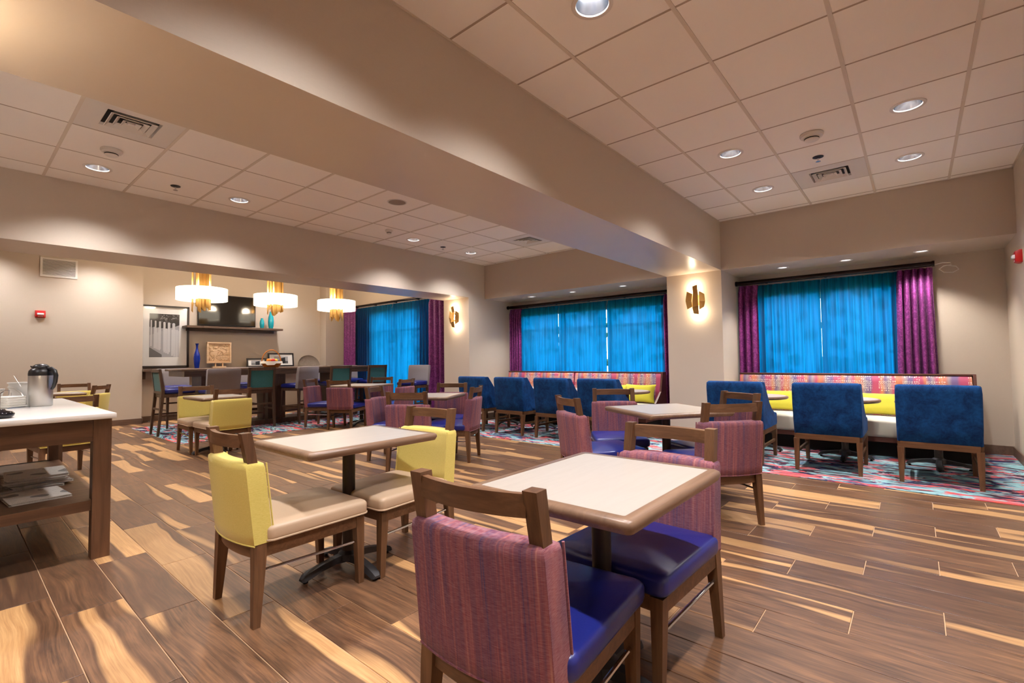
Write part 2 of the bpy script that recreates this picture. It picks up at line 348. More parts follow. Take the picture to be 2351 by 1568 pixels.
M['stone'] = weave('stone_dish', sRGB(140,126,114), sRGB(172,158,144), (9,9,9), .8, 0, .4); M['wicker'] = weave('wicker', sRGB(150,84,28), sRGB(214,136,58), (80,80,120), .6, 0, .6); M['fframe'] = plain('picture_frame_dark', sRGB(44,34,30), .4); M['mat'] = plain('picture_mat', sRGB(236,232,226), .7)
for k, v in dict(p0=(30,28,30), p1=(206,202,200), p2=(168,164,164), p3=(126,124,124), p4=(92,90,90), orange=(224,128,32), apple=(186,34,30), yel=(226,188,60)).items(): M[k] = plain('print_'+k if k[0] == 'p' else 'fruit_'+k, sRGB(*v), .6)
M['foliage'] = weave('foliage', sRGB(40,70,36), sRGB(84,118,60), (12,12,12), .9, 0, .8); M['lawn'] = plain('lawn', sRGB(96,120,70), .9); M['cord'] = plain('cord_white', sRGB(220,214,206), .5)

# ------------------------------------------------------------------ the setting
XB, XH, XW, XW3, XS = -3.2, 6.79, 7.65, 6.75, 6.34        # back wall, header face, window wall, alcove window wall, stub end
YR, YB0, YB1, YL0, YL1, YA, YN = -.80, 1.99, 2.75, 6.40, 7.10, 11.42, 11.72
ZC, ZS, ZA = 2.98, 2.32, 3.30
XN0, XN1 = 2.46, 6.22
def sbox(name, x0, x1, y0, y1, z0, z1, label=None, parent=None, bottom=True):
    b = MB(); b.box(x0,x1,y0,y1,z0,z1)
    if bottom: b.m[0] = 1
    return struct(b.build(name, [M['wall'], M['soffit']], parent, smooth=0), label)
def wall_open(name, x0, x1, y0, y1, z1, holes, label):
    b = MB(); y = y0
    for (a, c, zb, zt) in sorted(holes):
        b.box(x0,x1,y,a,0,z1); b.box(x0,x1,a,c,0,zb); b.box(x0,x1,a,c,zt,z1); y = c
    b.box(x0,x1,y,y1,0,z1)
    return struct(b.build(name, M['wall'], smooth=0), label)
W1, W2, W3 = (.16,1.72,.84,2.05), (3.14,6.26,.84,2.07), (8.35,10.15,.12,2.36)
sbox('wall_right', XB, XW+.15, YR-.15, YR, 0, ZA, 'beige papered wall with the red strobe beside the window bay', bottom=False)
sbox('wall_rear', XB-.15, XB, YR, YN+.15, 0, ZA, 'beige wall behind the viewer', bottom=False)
wall_open('wall_window', XW, XW+.15, YR, YL1, ZA, [W1, W2], 'beige window wall behind the two banquettes')
wall_open('wall_alcove_window', XW3, XW3+.15, YL1, YN+.15, ZA, [W3], 'beige alcove wall with the tall window')
sbox('wall_left', XB, XN0, YA, YN+.15, 0, ZA, 'beige papered wall with vent grille and fire strobe', bottom=False)
sbox('wall_niche', XN0, XN1, YN, YN+.15, 0, ZA, 'recessed tan wall behind the television and ledge', bottom=False)
sbox('wall_corner', XN1, XW3, YA, YN+.15, 0, ZA, 'beige wall return between niche and tall window', bottom=False)
sbox('beam', XB, XW, YB0, YB1, ZS, ZC+.2, 'deep papered ceiling beam crossing the room')
sbox('bulkhead', XB, XW, YL0, YL1, ZS, ZA, 'deep beige bulkhead over the bar alcove opening')
sbox('header', XH, XW, YR, YB0, ZS, ZC+.2, 'beige header with small downlights over the window by the wall strobe')
sbox('header', XH-.01, XW, YB1, YL0, ZS, ZC+.2, 'beige header over the window between the two sconces')
sbox('column', XH, XW, YB0, YB1, 0, ZS, 'beige column under the beam carrying a brass sconce', bottom=False)
sbox('column', XS, XW, YL0, YL1, 0, ZS, 'beige wall stub under the bulkhead carrying a brass sconce', bottom=False)
sbox('column', -.85, -.13, YB0, YB1, 0, ZS, 'beige column under the beam beside the viewer', bottom=False)
struct(MB().box(XB, XW+.15, YR-.15, YL0+.05, ZC+.16, ZC+.26).build('ceiling_deck', M['trimw'], smooth=0), 'structural deck above the tile ceilings')
struct(MB().box(XB, XW3+.15, YL1-.05, YN+.15, ZA, ZA+.1).build('ceiling_alcove', M['trimw'], smooth=0), 'plain ceiling of the bar alcove')

# tiled ceilings: every tile and tee is a piece of its own
HOLE_R = .088
def tile_mesh(sx, sy, hole):
    b = MB(); hx, hy = sx/2, sy/2; z0, z1 = 0, .012
    if not hole: b.box(-hx,hx,-hy,hy,z0,z1)
    else:
        n = 32; ang = [2*PI*k/n+PI/n*0 for k in range(n)]
        def sq(a):
            c, s_ = math.cos(a), math.sin(a); k = min(hx/abs(c) if abs(c) > 1e-6 else 9, hy/abs(s_) if abs(s_) > 1e-6 else 9); return (k*c, k*s_)
        r0 = [(HOLE_R*math.cos(a), HOLE_R*math.sin(a), z0) for a in ang]; r1 = [(*sq(a), z0) for a in ang]
        r2 = [(*sq(a), z1) for a in ang]; r3 = [(x, y, z1+.02) for x, y, _ in r0]
        b.loft([r3, r0, r1, r2], False, False)
    return b
_tm = {}
def lay_tiles(root, xs, ys, holes, skip):
    g_ = .006
    for i in range(len(xs)-1):
        for j in range(len(ys)-1):
            x0, x1, y0, y1 = xs[i], xs[i+1], ys[j], ys[j+1]; cx, cy = (x0+x1)/2, (y0+y1)/2
            if any(abs(cx-a) < .2 and abs(cy-b) < .2 for a, b in skip): continue
            hole = any(abs(cx-a) < .2 and abs(cy-b) < .2 for a, b in holes)
            key = (round(x1-x0, 3), round(y1-y0, 3), hole)
            if key not in _tm:
                o = tile_mesh(x1-x0-g_, y1-y0-g_, hole).build('ceiling_tile', M['tile'], smooth=0); _tm[key] = o.data
            else: o = link('ceiling_tile', _tm[key])
            o.parent = root; o.location = (cx, cy, ZC)
def tees(root, xs, ys, main):
    for x in xs[1:-1]:
        wd = .011 if main == 'x' else .007
        MB().box(x-wd, x+wd, ys[0], ys[-1], ZC-(.004 if main == 'x' else .001), ZC+.010).build('ceiling_tee', M['tee' if main == 'x' else 'teegap'], root, smooth=0)
    for y in ys[1:-1]:
        wd = .011 if main == 'y' else .006
        MB().box(xs[0], xs[-1], y-wd, y+wd, ZC-(.004 if main == 'y' else .001), ZC+.010).build('ceiling_tee', M['tee' if main == 'y' else 'teegap'], root, smooth=0)
    for nm, b in (('x', (xs[0], xs[-1], ys[0], ys[0]+.014)), ('x', (xs[0], xs[-1], ys[-1]-.014, ys[-1])), ('y', (xs[-1]-.014, xs[-1], ys[0], ys[-1]))):
        MB().box(b[0], b[1], b[2], b[3], ZC-.003, ZC+.01).build('ceiling_edge_angle', M['tee'], root, smooth=0)
RX = [XB]+[1.831+.606*j for j in range(-8, 9)]+[XH]; RX = [x for x in RX if XB-.01 <= x]
RY = [YR, -.327, .293, .914, 1.535, YB0]
LX = [XB]+[-.036+.613*i for i in range(-5, 12)]+[XH]; LX = [x for x in LX if XB-.01 <= x <= XH]
LY = [YB1, 2.985, 3.605, 4.226, 4.846, 5.467, 6.087, YL0]
cells = lambda xs: [(a+b)/2 for a, b in zip(xs, xs[1:])]
near = lambda v, arr: min(arr, key=lambda a: abs(a-v))
snapR = lambda p: (near(p[0], cells(RX)), near(p[1], cells(RY)))
snapL = lambda p: (near(p[0], cells(LX)), near(p[1], cells(LY)))
DR = [snapR(p) for p in ((2.138,1.226),(4.567,-.03),(4.555,1.215),(5.744,1.217),(5.766,-.02),(.92,1.22),(.92,-.03),(2.138,-.03),(-1.5,1.22),(-1.5,-.03))]
DL = [snapL(p) for p in ((.872,5.80),(2.111,5.79),(4.549,5.78),(5.756,5.80),(-.96,5.79),(-2.2,5.79),(-.96,3.3),(.87,3.3),(2.11,3.3),(4.55,3.3),(5.756,3.3))]
VR = [snapR((5.728,.6))]; VL = [snapL((.892,4.52)), snapL((5.653,4.49))]
ceil_r = struct(thing('ceiling', 'acoustic tile ceiling between the beam and the strobe wall', None))
lay_tiles(ceil_r, RX, RY, DR, VR); tees(ceil_r, RX, RY, 'y')
ceil_l = struct(thing('ceiling', 'acoustic tile ceiling between the beam and the bar bulkhead', None))
lay_tiles(ceil_l, LX, LY, DL, VL); tees(ceil_l, LX, LY, 'x')

# floor: slab, planks, carpet
floor = struct(MB().box(XB, XW, YR, YN, -.12, -.0035).build('floor', M['grout'], smooth=0), 'wood-look plank floor with pale grout lines')
CARP = [(5.19, XW, YR, YL0), (5.19, XW3, YL1, 8.0), (5.19, XS, YL0, YL1), (2.165, XW3, 8.0, 10.74)]
_pk = {}; rest = MB(); cand = []
for r in range(-24, 25):
    x0 = PX0+r*PW; x1 = x0+PW
    if x1 <= XB or x0 >= XW: continue
    k0 = int(math.floor((YR-PY0+r*PS)/PL))-1
    for k in range(k0, k0+17):
        y0 = PY0-r*PS+k*PL; y1 = y0+PL
        a0, a1, b0, b1 = max(x0, XB), min(x1, XW), max(y0, YR), min(y1, YN)
        if a1-a0 < .02 or b1-b0 < .02: continue
        if any(a0 >= c[0]-.001 and a1 <= c[1]+.001 and b0 >= c[2] and b1 <= c[3] for c in CARP): continue
        cx, cy = (a0+a1)/2, (b0+b1)/2
        vis = []
        for q in ((cx,cy),(a0,b0),(a1,b0),(a0,b1),(a1,b1)):
            qx, qy, qk = px_of((q[0], q[1], 0)); vis.append(qk > .1 and -60 < qx < 2411 and -20 < qy < 1640)
        qd = px_of((cx, cy, 0))[2]
        cand.append((0 if any(vis) else 1, qd, a0, a1, b0, b1))
cand.sort()
GAP = .0022
for i, (nv, qd, a0, a1, b0, b1) in enumerate(cand):
    if i < 300 and nv == 0:
        sx, sy = a1-a0-2*GAP, b1-b0-2*GAP; key = (round(sx, 4), round(sy, 4))
        if key not in _pk:
            o = MB().bbox(-sx/2, sx/2, -sy/2, sy/2, -.02, 0, .0012, 1).build('plank', M['plank'], smooth=0); _pk[key] = o.data
        else: o = link('plank', _pk[key])
        o.parent = floor; o.location = ((a0+a1)/2, (b0+b1)/2, 0)
    else: rest.box(a0+GAP, a1-GAP, b0+GAP, b1-GAP, -.02, 0)
tag(rest.build('plank_field', M['plank'], floor, smooth=0), kind='stuff')
cp = MB()
for c in CARP[:3]: cp.box(c[0], c[1], c[2], c[3], -.003, .005)
struct(cp.build('carpet', M['carpet'], smooth=0), 'aqua coral and navy abstract carpet along the banquettes')
struct(MB().box(CARP[3][0], CARP[3][1], CARP[3][2], CARP[3][3], -.003, .005).build('carpet', M['carpet'], smooth=0), 'aqua coral and navy abstract carpet under the bar table')

# baseboards
def baseb(name, x0, x1, y0, y1): struct(MB().bbox(x0, x1, y0, y1, 0, .108, .003, 1).build(name, M['baseb'], smooth=0), 'brown baseboard')
T = .014
baseb('baseboard_right', XB, XW-T, YR, YR+T); baseb('baseboard_window', XW-T, XW, YR, YB0); baseb('baseboard_window', XW-T, XW, YB1, YL0)
baseb('baseboard_column', XH-T, XH, YB0-T, YB1+T); baseb('baseboard_column', XH, XW-T, YB0-T, YB0); baseb('baseboard_column', XH, XW-T, YB1, YB1+T)
baseb('baseboard_stub', XS-T, XS, YL0-T, YL1+T); baseb('baseboard_stub', XS, XW-T, YL0-T, YL0)
baseb('baseboard_left', XB, XN0, YA-T, YA); baseb('baseboard_left', XN0, XN0+T, YA-T, YN); baseb('baseboard_niche', XN0+T, XN1-T, YN-T, YN); baseb('baseboard_niche', XN1-T, XN1, YA-T, YN); baseb('baseboard_corner', XN1, XW3, YA-T, YA)
baseb('baseboard_alcove', XW3-T, XW3, YL1, YA-T)

# windows and the world outside
def window(n, x, W, mull, trans, label):
    y0, y1, z0, z1 = W; root = struct(thing('window_%d' % n, label, None, (x+.07, 0, 0)))
    for (a, b, c, d) in ((y0, y0+.05, z0, z1), (y1-.05, y1, z0, z1), (y0, y1, z0, z0+.05), (y0, y1, z1-.05, z1)):
        MB().box(-.03, .03, a, b, c, d).build('window_frame', M['winframe'], root, smooth=0)
    for m in mull: MB().box(-.025, .025, m-.03, m+.03, z0, z1).build('mullion', M['winframe'], root, smooth=0)
    for t_ in trans: MB().box(-.02, .02, y0, y1, t_-.025, t_+.025).build('transom', M['winframe'], root, smooth=0)
    es = sorted([y0]+list(mull)+[y1])
    for a, b in zip(es, es[1:]): MB().box(-.004, .004, a, b, z0, z1).build('pane', M['glass'], root, smooth=0)
window(1, XW, W1, [.94], [], 'window behind blue sheers beside the strobe wall')
window(2, XW, W2, [4.18, 5.2], [1.72], 'wide window behind blue sheers between the sconces')
window(3, XW3, W3, [9.25], [1.85], 'tall window behind blue sheers in the bar alcove')
struct(MB().box(XW+.15, 40, -25, 35, -.35, -.3).build('ground', M['lawn'], smooth=0), 'lawn outside the windows')
hb = MB(); rnd = random.Random(3)
for i in range(1000):
    yc = rnd.uniform(-3, 17); xc = 9.6+rnd.uniform(0,2.6); R_ = rnd.uniform(.04,.15); hh = rnd.uniform(-.2,3.2)
    bm = bmesh.new(); bmesh.ops.create_icosphere(bm, subdivisions=1, radius=R_)
    for v in bm.verts: v.co = v.co*(1+rnd.uniform(-.35,.35))+Vector((xc, yc, hh))
    hb.bm(bm)
tag(hb.build('foliage', M['foliage'], smooth=0), 'leafy green shrubs outside the windows', 'foliage', kind='stuff')

# ------------------------------------------------------------------ curtains and rods
def curtain(name, label, cat, group, x, y0, y1, z0, z1, n, amp, mat, flare=0.0, seed=1, head=.1):
    rn = random.Random(seed); nu = n*10; nv = 22; rows = []
    ph = [rn.uniform(-.35,.35) for _ in range(n+1)]; am = [rn.uniform(.65,1.2) for _ in range(n+1)]
    for j in range(nv+1):
        t_ = j/nv; z = z1-(z1-z0)*(t_**1.0); k = min(1., (z1-z)/head) if head else 1.
        row = []
        for i in range(nu+1):
            s_ = i/nu*n; ii = min(int(s_), n-1); fr = s_-ii
            A = am[ii]*(1-fr)+am[ii+1]*fr; P_ = ph[ii]*(1-fr)+ph[ii+1]*fr
            wv = math.sin(2*PI*(s_+P_*t_*.6)); sharp = abs(math.cos(PI*s_))**6
            off = amp*A*((.25+.55*k+.2*t_)*wv*(.35+.65*k)+(1-k)*1.1*sharp)
            yy = y0+(y1-y0)*(i/nu); yc = (y0+y1)/2; yy = yc+(yy-yc)*(1+flare*t_)+.18*amp*math.cos(2*PI*s_)*k
            row.append((x+off, yy, z))
        rows.append(row)
    b = MB(); vs = [p for r in rows for p in r]; W_ = nu+1
    b.add(vs, [(j*W_+i, j*W_+i+1, (j+1)*W_+i+1, (j+1)*W_+i) for j in range(nv) for i in range(nu)])
    return tag(b.build(name, mat, smooth=80, fix=False), label, cat, group)
def rod(label, x, y0, y1, z, r=.03):
    t_ = thing('curtain_rod', label, 'curtain rod', (x, y0, z))
    MB().tube([(0,0,0),(0,y1-y0,0)], r, 14).build('pole', M['rod'], t_)
    for yy in (0, y1-y0): MB().tube([(0,yy-.012,0),(0,yy+.012,0)], r*1.18, 14).build('end_cap', M['rod'], t_)
    n = max(2, int((y1-y0)/.9)+1)
    for k in range(n): MB().box(0, XW-x if x > 7 else XW3-x, (y1-y0)*(k+.5)/n-.012, (y1-y0)*(k+.5)/n+.012, -.012, .03).build('bracket', M['rod'], t_, smooth=0)
    return t_
GS = 'blue sheer curtains'; GP = 'purple drapes'
rod('dark bronze curtain rod above the window beside the strobe wall', 7.46, -.19, 1.975, 2.20)
rod('dark bronze curtain rod above the wide window between the sconces', 7.46, 2.77, 6.385, 2.20)
curtain('curtain', 'blue sheer panel meeting the purple drape that hangs beside the column sconce', 'curtain', GS, 7.55, .950, 1.80, .04, 2.16, 9, .028, M['sheer'], seed=2)
curtain('curtain', 'blue sheer panel next to the widest flared purple drape', 'curtain', GS, 7.55, .10, .944, .04, 2.16, 9, .028, M['sheer'], seed=3)
curtain('curtain', 'narrow purple damask drape just past the column, behind the patterned bench end', 'curtain', GP, 7.50, 1.70, 1.965, .02, 2.165, 3, .035, M['purple'], seed=4)
curtain('curtain', 'flared purple damask drape with pinch pleats at the free rod end', 'curtain', GP, 7.49, -.185, .145, .02, 2.165, 5, .055, M['purple'], flare=.22, seed=5, head=.22)
curtain('curtain', 'blue sheer panel hanging in the far corner of the wide window', 'curtain', GS, 7.55, 5.2, 6.25, .04, 2.16, 11, .028, M['sheer'], seed=6)
curtain('curtain', 'middle blue sheer panel of the wide window', 'curtain', GS, 7.55, 4.17, 5.19, .04, 2.16, 10, .028, M['sheer'], seed=7)
curtain('curtain', 'blue sheer panel of the wide window nearest the sconce column', 'curtain', GS, 7.55, 3.05, 4.155, .04, 2.16, 11, .028, M['sheer'], seed=8)
curtain('curtain', 'purple damask drape in the corner of the wide window by the wall stub', 'curtain', GP, 7.50, 6.08, 6.38, .02, 2.165, 5, .035, M['purple'], seed=9)
curtain('curtain', 'purple damask drape of the wide window half hidden by the sconce column', 'curtain', GP, 7.50, 2.80, 3.10, .02, 2.165, 5, .035, M['purple'], seed=10)
rod('dark bronze curtain rod above the tall alcove window', 6.58, 7.15, 11.2, 2.50, .026)
curtain('curtain', 'blue grey sheer panel of the alcove window on the ledge side', 'curtain', GS, 6.64, 9.235, 10.72, .04, 2.46, 15, .03, M['sheer'], seed=11)
curtain('curtain', 'blue grey sheer panel of the alcove window on the wall stub side', 'curtain', GS, 6.64, 7.80, 9.20, .04, 2.46, 14, .03, M['sheer'], seed=12)
curtain('curtain', 'purple drape of the alcove window next to the ledge with the round dish', 'curtain', GP, 6.60, 10.66, 11.2, .02, 2.465, 4, .035, M['purple'], seed=13)
curtain('curtain', 'purple drape of the alcove window next to the wall stub sconce', 'curtain', GP, 6.60, 7.2, 7.86, .02, 2.465, 4, .04, M['purple'], seed=14)
cpts = [(7.46,-.2,2.185),(7.45,-.27,2.20),(7.44,-.34,2.19),(7.44,-.345,2.165),(7.45,-.28,2.16),(7.47,-.24,2.13),(7.48,-.28,2.09),(7.49,-.36,2.08),(7.49,-.41,2.11),(7.49,-.385,2.15),(7.48,-.30,2.17)]
tag(MB().tube(cpts, .006, 6).build('draw_cord', M['cord']), 'thin white draw cord looped at the free end of the curtain rod', 'cord')

# ------------------------------------------------------------------ ceiling fixtures
def spot(parent, z, power, col, ang=124, blend=1.0, r=.06):
    L = bpy.data.lights.new('lamp_light', 'SPOT'); L.energy = power; L.color = col; L.spot_size = math.radians(ang); L.spot_blend = blend; L.shadow_soft_size = r
    return link('lamp_light', L, parent, (0,0,z))
def make_downlight(power=None):
    t_ = thing('downlight', 'x', 'downlight', (0,0,ZC), 0, 'recessed ceiling downlights')
    MB().lathe([(.108,0),(.108,-.004),(.098,-.007),(.086,-.005),(.084,.006)], n=32).build('trim_ring', M['trimw'], t_)
    MB().lathe([(.084,.004),(.080,.02),(.066,.06),(.056,.085)], n=32).build('reflector', M['refl'], t_)
    MB().lathe([(.058,.083),(.03,.080),(.001,.079)], n=24).build('lamp_lens', M['lens'], t_)
    spot(t_, -.012, power or DOWN_W, DOWN_C); return t_
dl = make_downlight(); used = []
DRN = ['downlight at the top of the picture, largest of all', 'downlight by the strobe wall, the nearer of its row', 'downlight between the beam and the smoke detector', 'smallest downlight between beam and window header', 'downlight by the strobe wall, nearer the window header']
for i, p in enumerate(DR): put(dl, used, (p[0], p[1], ZC), 0, DRN[i] if i < 5 else 'downlight in the tile ceiling behind the viewer')
DLN = ['downlight beside the smoke detector on the bar side ceiling', 'downlight after the sprinkler on the bar side ceiling', 'downlight beside the square detector on the bar side ceiling', 'last downlight before the window header on the bar side ceiling']
for i, p in enumerate(DL): put(dl, used, (p[0], p[1], ZC), 0, DLN[i] if i < 4 else 'downlight hidden behind the beam')
def make_small():
    t_ = thing('downlight', 'x', 'downlight', (0,0,ZS), 0, 'small header downlights')
    MB().lathe([(.075,0),(.075,-.006),(.062,-.01),(.052,-.006),(.05,-.001)], n=24).build('trim_ring', M['trimw'], t_)
    MB().lathe([(.05,-.001),(.001,-.0015)], n=24).build('lamp_lens', M['lens2'], t_)
    spot(t_, -.014, SOFFIT_W, (1.,.95,.88), 110, .6, .04); return t_
sd = make_small(); used = []
for (x, y, lab) in ((7.18,1.319,'small header downlight nearest the sconce column above the patterned bench'),(7.18,.625,'middle small header downlight by the strobe wall'),(7.18,-.09,'small header downlight nearest the strobe wall'),
                    (7.12,5.504,'small header downlight at the wall stub end'),(7.12,4.597,'middle small header downlight over the wide window'),(7.12,3.621,'small header downlight over the wide window nearest the column')):
    put(sd, used, (x, y, ZS), 0, lab)
ad = make_downlight(ALC_W); ad['group'] = 'alcove downlights'; used = []
for (x, y, lab) in ((.35,10.85,'alcove downlight washing the wall below the vent'),(1.75,10.85,'alcove downlight washing the wall by the framed picture'),(-1.4,10.8,'alcove downlight beyond the coffee counter'),(3.3,10.9,'alcove downlight above the television'),(5.0,10.9,'alcove downlight above the aqua vases'),(2.2,8.3,'alcove downlight over the yellow chairs'),(5.4,8.3,'alcove downlight over the bar stools'),(.2,8.4,'alcove downlight behind the coffee counter')):
    put(ad, used, (x, y, ZA), 0, lab)
def vent(p, label):
    t_ = thing('ceiling_vent', label, 'air vent', (p[0], p[1], ZC), 0, 'square ceiling diffusers')
    b = MB(); hs = .298
    for (a, c) in ((hs, .155),):
        b.loft([rring(hs,hs,.002,.006,1), rring(hs,hs,.002,-.002,1), rring(.165,.165,.002,-.002,1), rring(.155,.155,.002,.02,1)], False, False)
    b.build('face_plate', M['trimw'], t_, smooth=0)
    MB().box(-.16,.16,-.16,.16,.018,.03).build('throat', M['dark'], t_, smooth=0)
    for h_ in (.142,.10,.058):
        MB().loft([rring(h_-.022,h_-.022,.002,.014,1), rring(h_,h_,.002,-.010,1), rring(h_-.004,h_-.004,.002,-.012,1), rring(h_-.028,h_-.028,.002,.012,1)], False, False).build('vane', M['trimw'], t_, smooth=0)
    MB().box(-.02,.02,-.02,.02,-.006,.018).build('core', M['trimw'], t_, smooth=0)
vent(VR[0], 'square air diffuser by the downlights near the window header'); vent(VL[0], 'square air diffuser beside the beam at the picture edge'); vent(VL[1], 'small far air diffuser under the beam on the bar side')
def smoke(x, y, label, r=.075):
    t_ = thing('smoke_detector', label, 'smoke detector', (x, y, ZC), 0, 'ceiling smoke detectors')
    MB().lathe([(.001,-.002),(r,-.002),(r*1.02,-.012),(r*.93,-.026),(r*.7,-.03)], n=28).build('base', M['trimw'], t_)
    MB().lathe([(r*.7,-.028),(r*.68,-.034),(r*.62,-.036),(r*.62,-.05),(r*.5,-.056),(.001,-.057)], n=28).build('sensor_cap', M['trimw'], t_)
    MB().lathe([(r*.63,-.037),(r*.64,-.041),(r*.63,-.045)], n=28).build('slot', M['dark'], t_)
smoke(4.608,.601,'round white smoke detector beside the ceiling diffuser', .085); smoke(.884,5.203,'round white smoke detector beside a downlight and diffuser on the bar side'); smoke(3.99,5.6,'small white detector near the round ceiling speaker', .05)
def sprinkler(x, y, label):
    t_ = thing('sprinkler_head', label, 'sprinkler', (x, y, ZC), 0, 'ceiling sprinkler heads')
    MB().lathe([(.001,-.001),(.045,-.001),(.043,-.006),(.02,-.01),(.012,-.012)], n=20).build('escutcheon', M['iron'], t_)
    MB().lathe([(.008,-.01),(.008,-.04),(.011,-.042)], n=10, cap0=True, cap1=True).build('frame', M['refl'], t_)
    MB().lathe([(.001,-.042),(.02,-.042),(.021,-.046),(.001,-.047)], n=12).build('deflector', M['refl'], t_)
sprinkler(5.179,.631,'sprinkler head between smoke detector and diffuser by the window header'); sprinkler(1.503,5.793,'sprinkler head between two downlights on the bar side ceiling'); sprinkler(5.18,5.809,'far small sprinkler head between two downlights on the bar side ceiling')
t_ = thing('ceiling_speaker', 'round grey speaker grille flush in the bar side ceiling', 'speaker', (3.345,4.536,ZC))
MB().lathe([(.001,-.003),(.095,-.003),(.1,-.002)], n=28).build('grille', M['spk'], t_); MB().lathe([(.098,-.004),(.112,-.004),(.114,-.0005)], n=28).build('rim', M['trimw'], t_)

# ------------------------------------------------------------------ sconces and pendants
def sconce(x, y, z, label):
    t_ = thing('wall_sconce', label, 'wall sconce', (x, y, z), 0, 'folded brass wall sconces')
    MB().box(-.02,0,-.05,.05,-.07,.07).build('back_plate', M['brass'], t_, smooth=0)
    def fold(pts, name):       # bent sheet: quads with thickness
        b = MB()
        for q in pts:
            n = (Vector(q[1])-Vector(q[0])).cross(Vector(q[2])-Vector(q[0])).normalized()*.004
            b.loft([[tuple(Vector(p)+n) for p in q], [tuple(Vector(p)-n) for p in q]])
        b.build(name, M['brass'], t_, smooth=0)
    fold([[(-.11,.02,.19),(-.11,-.045,.205),(-.085,-.045,.10),(-.085,.02,.085)], [(-.085,.02,.085),(-.085,-.045,.10),(-.12,-.06,-.09),(-.12,.02,-.11)], [(-.12,.02,-.11),(-.12,-.06,-.09),(-.09,-.055,-.205),(-.09,.015,-.19)]], 'center_fold')
    fold([[(-.085,.03,.085),(-.05,.115,.13),(-.06,.135,0),(-.105,.035,-.02)], [(-.105,.035,-.02),(-.06,.135,0),(-.045,.115,-.12),(-.09,.03,-.09)]], 'side_fold')
    fold([[(-.07,-.055,.12),(-.045,-.12,.075),(-.05,-.13,-.03),(-.085,-.06,-.02)], [(-.085,-.06,-.02),(-.05,-.13,-.03),(-.04,-.11,-.10),(-.08,-.06,-.14)]], 'side_fold')
    MB().lathe([(.001,-.05),(.014,-.045),(.016,0),(.014,.045),(.001,.05)], (-.045,0,0), 12).build('bulb', M['bulb'], t_)
    for dy, dz in ((.085,.12),(-.085,-.12)):
        L = bpy.data.lights.new('lamp_light', 'POINT'); L.energy = SCONCE_W; L.color = WARM_C; L.shadow_soft_size = .03; link('lamp_light', L, t_, (-.06,dy*.3,dz*1.45))
sconce(XH, 2.325, 1.935, 'folded brass sconce glowing on the beam column'); sconce(XS, 6.75, 1.965, 'folded brass sconce glowing on the wall stub')
sc3 = sconce
def sconce_turned():
    before = set(bpy.data.objects); sconce(0, 0, 0, 'folded brass sconce on the column beside the viewer')
    for o in set(bpy.data.objects)-before:
        if o.parent is None: o.location = (-.13, 2.36, 1.93); o.rotation_euler = (0,0,PI)
sconce_turned()
def pendant(x, y, z, label, seed):
    t_ = thing('pendant_lamp', label, 'pendant lamp', (x, y, z), 0, 'drum pendants over the bar table'); rn = random.Random(seed); R_ = .385; h_ = .105
    MB().lathe([(R_-.006,-h_),(R_,-h_),(R_,h_),(R_-.006,h_),(R_-.006,-h_)], n=48).build('shade', M['shade'], t_)
    MB().lathe([(R_+.001,-h_+.012),(R_+.003,-h_+.010),(R_+.001,-h_+.006)], n=48).build('shade_seam', M['whitep'], t_)
    MB().lathe([(.001,-h_+.02),(R_-.02,-h_+.02),(R_-.02,-h_+.024)], n=48).build('diffuser', M['shade'], t_)
    MB().tube([(0,0,h_-.02),(0,0,ZA-z)], .012, 8).build('stem', M['brass'], t_); MB().lathe([(.06,ZA-z),(.06,ZA-z-.02),(.012,ZA-z-.03)], n=16).build('canopy', M['brass'], t_)
    for k in range(11):
        a = 2*PI*k/11+rn.uniform(-.1,.1); r_ = rn.uniform(.085,.135); w_ = rn.uniform(.026,.042); top = rn.uniform(.36,.46); bot = -rn.uniform(.17,.30); d = Vector((math.cos(a), math.sin(a), 0)); s_ = Vector((-math.sin(a), math.cos(a), 0)); c = d*r_
        b = MB(); sl = rn.choice((-1,1))*rn.uniform(.03,.07)
        q0 = [c-s_*w_+Vector((0,0,bot+sl)), c+d*.022+Vector((0,0,bot-.03)), c+s_*w_+Vector((0,0,bot-sl)), c+s_*w_+Vector((0,0,top+sl)), c+d*.022+Vector((0,0,top+.03)), c-s_*w_+Vector((0,0,top-sl))]
        inn = [p-d*.005 for p in q0]
        b.add([tuple(p) for p in q0+inn], [(0,1,4,5),(1,2,3,4),(6,11,10,7),(7,10,9,8),(0,6,7,1),(1,7,8,2),(2,8,9,3),(3,9,10,4),(4,10,11,5),(5,11,6,0)])
        b.build('brass_fin', M['brass'], t_, smooth=0)
    for (px_, py_) in ((.24,0),(-.24,0)):
        L = bpy.data.lights.new('lamp_light', 'POINT'); L.energy = PEND_W; L.color = WARM_C; L.shadow_soft_size = .08; link('lamp_light', L, t_, (px_, py_, h_+.06))
    L = bpy.data.lights.new('lamp_light', 'SPOT'); L.energy = PEND_W*2.0; L.color = WARM_C; L.spot_size = 2.4; L.spot_blend = .6; L.shadow_soft_size = .25; link('lamp_light', L, t_, (0,0,-h_-.35))
pendant(2.88,9.5,2.345,'drum pendant lamp with brass fins in front of the framed picture side of the television',11); pendant(4.14,9.5,2.345,'middle drum pendant lamp with brass fins above the aqua vases',12); pendant(5.42,9.5,2.345,'smallest drum pendant lamp with brass fins nearest the tall window',13)

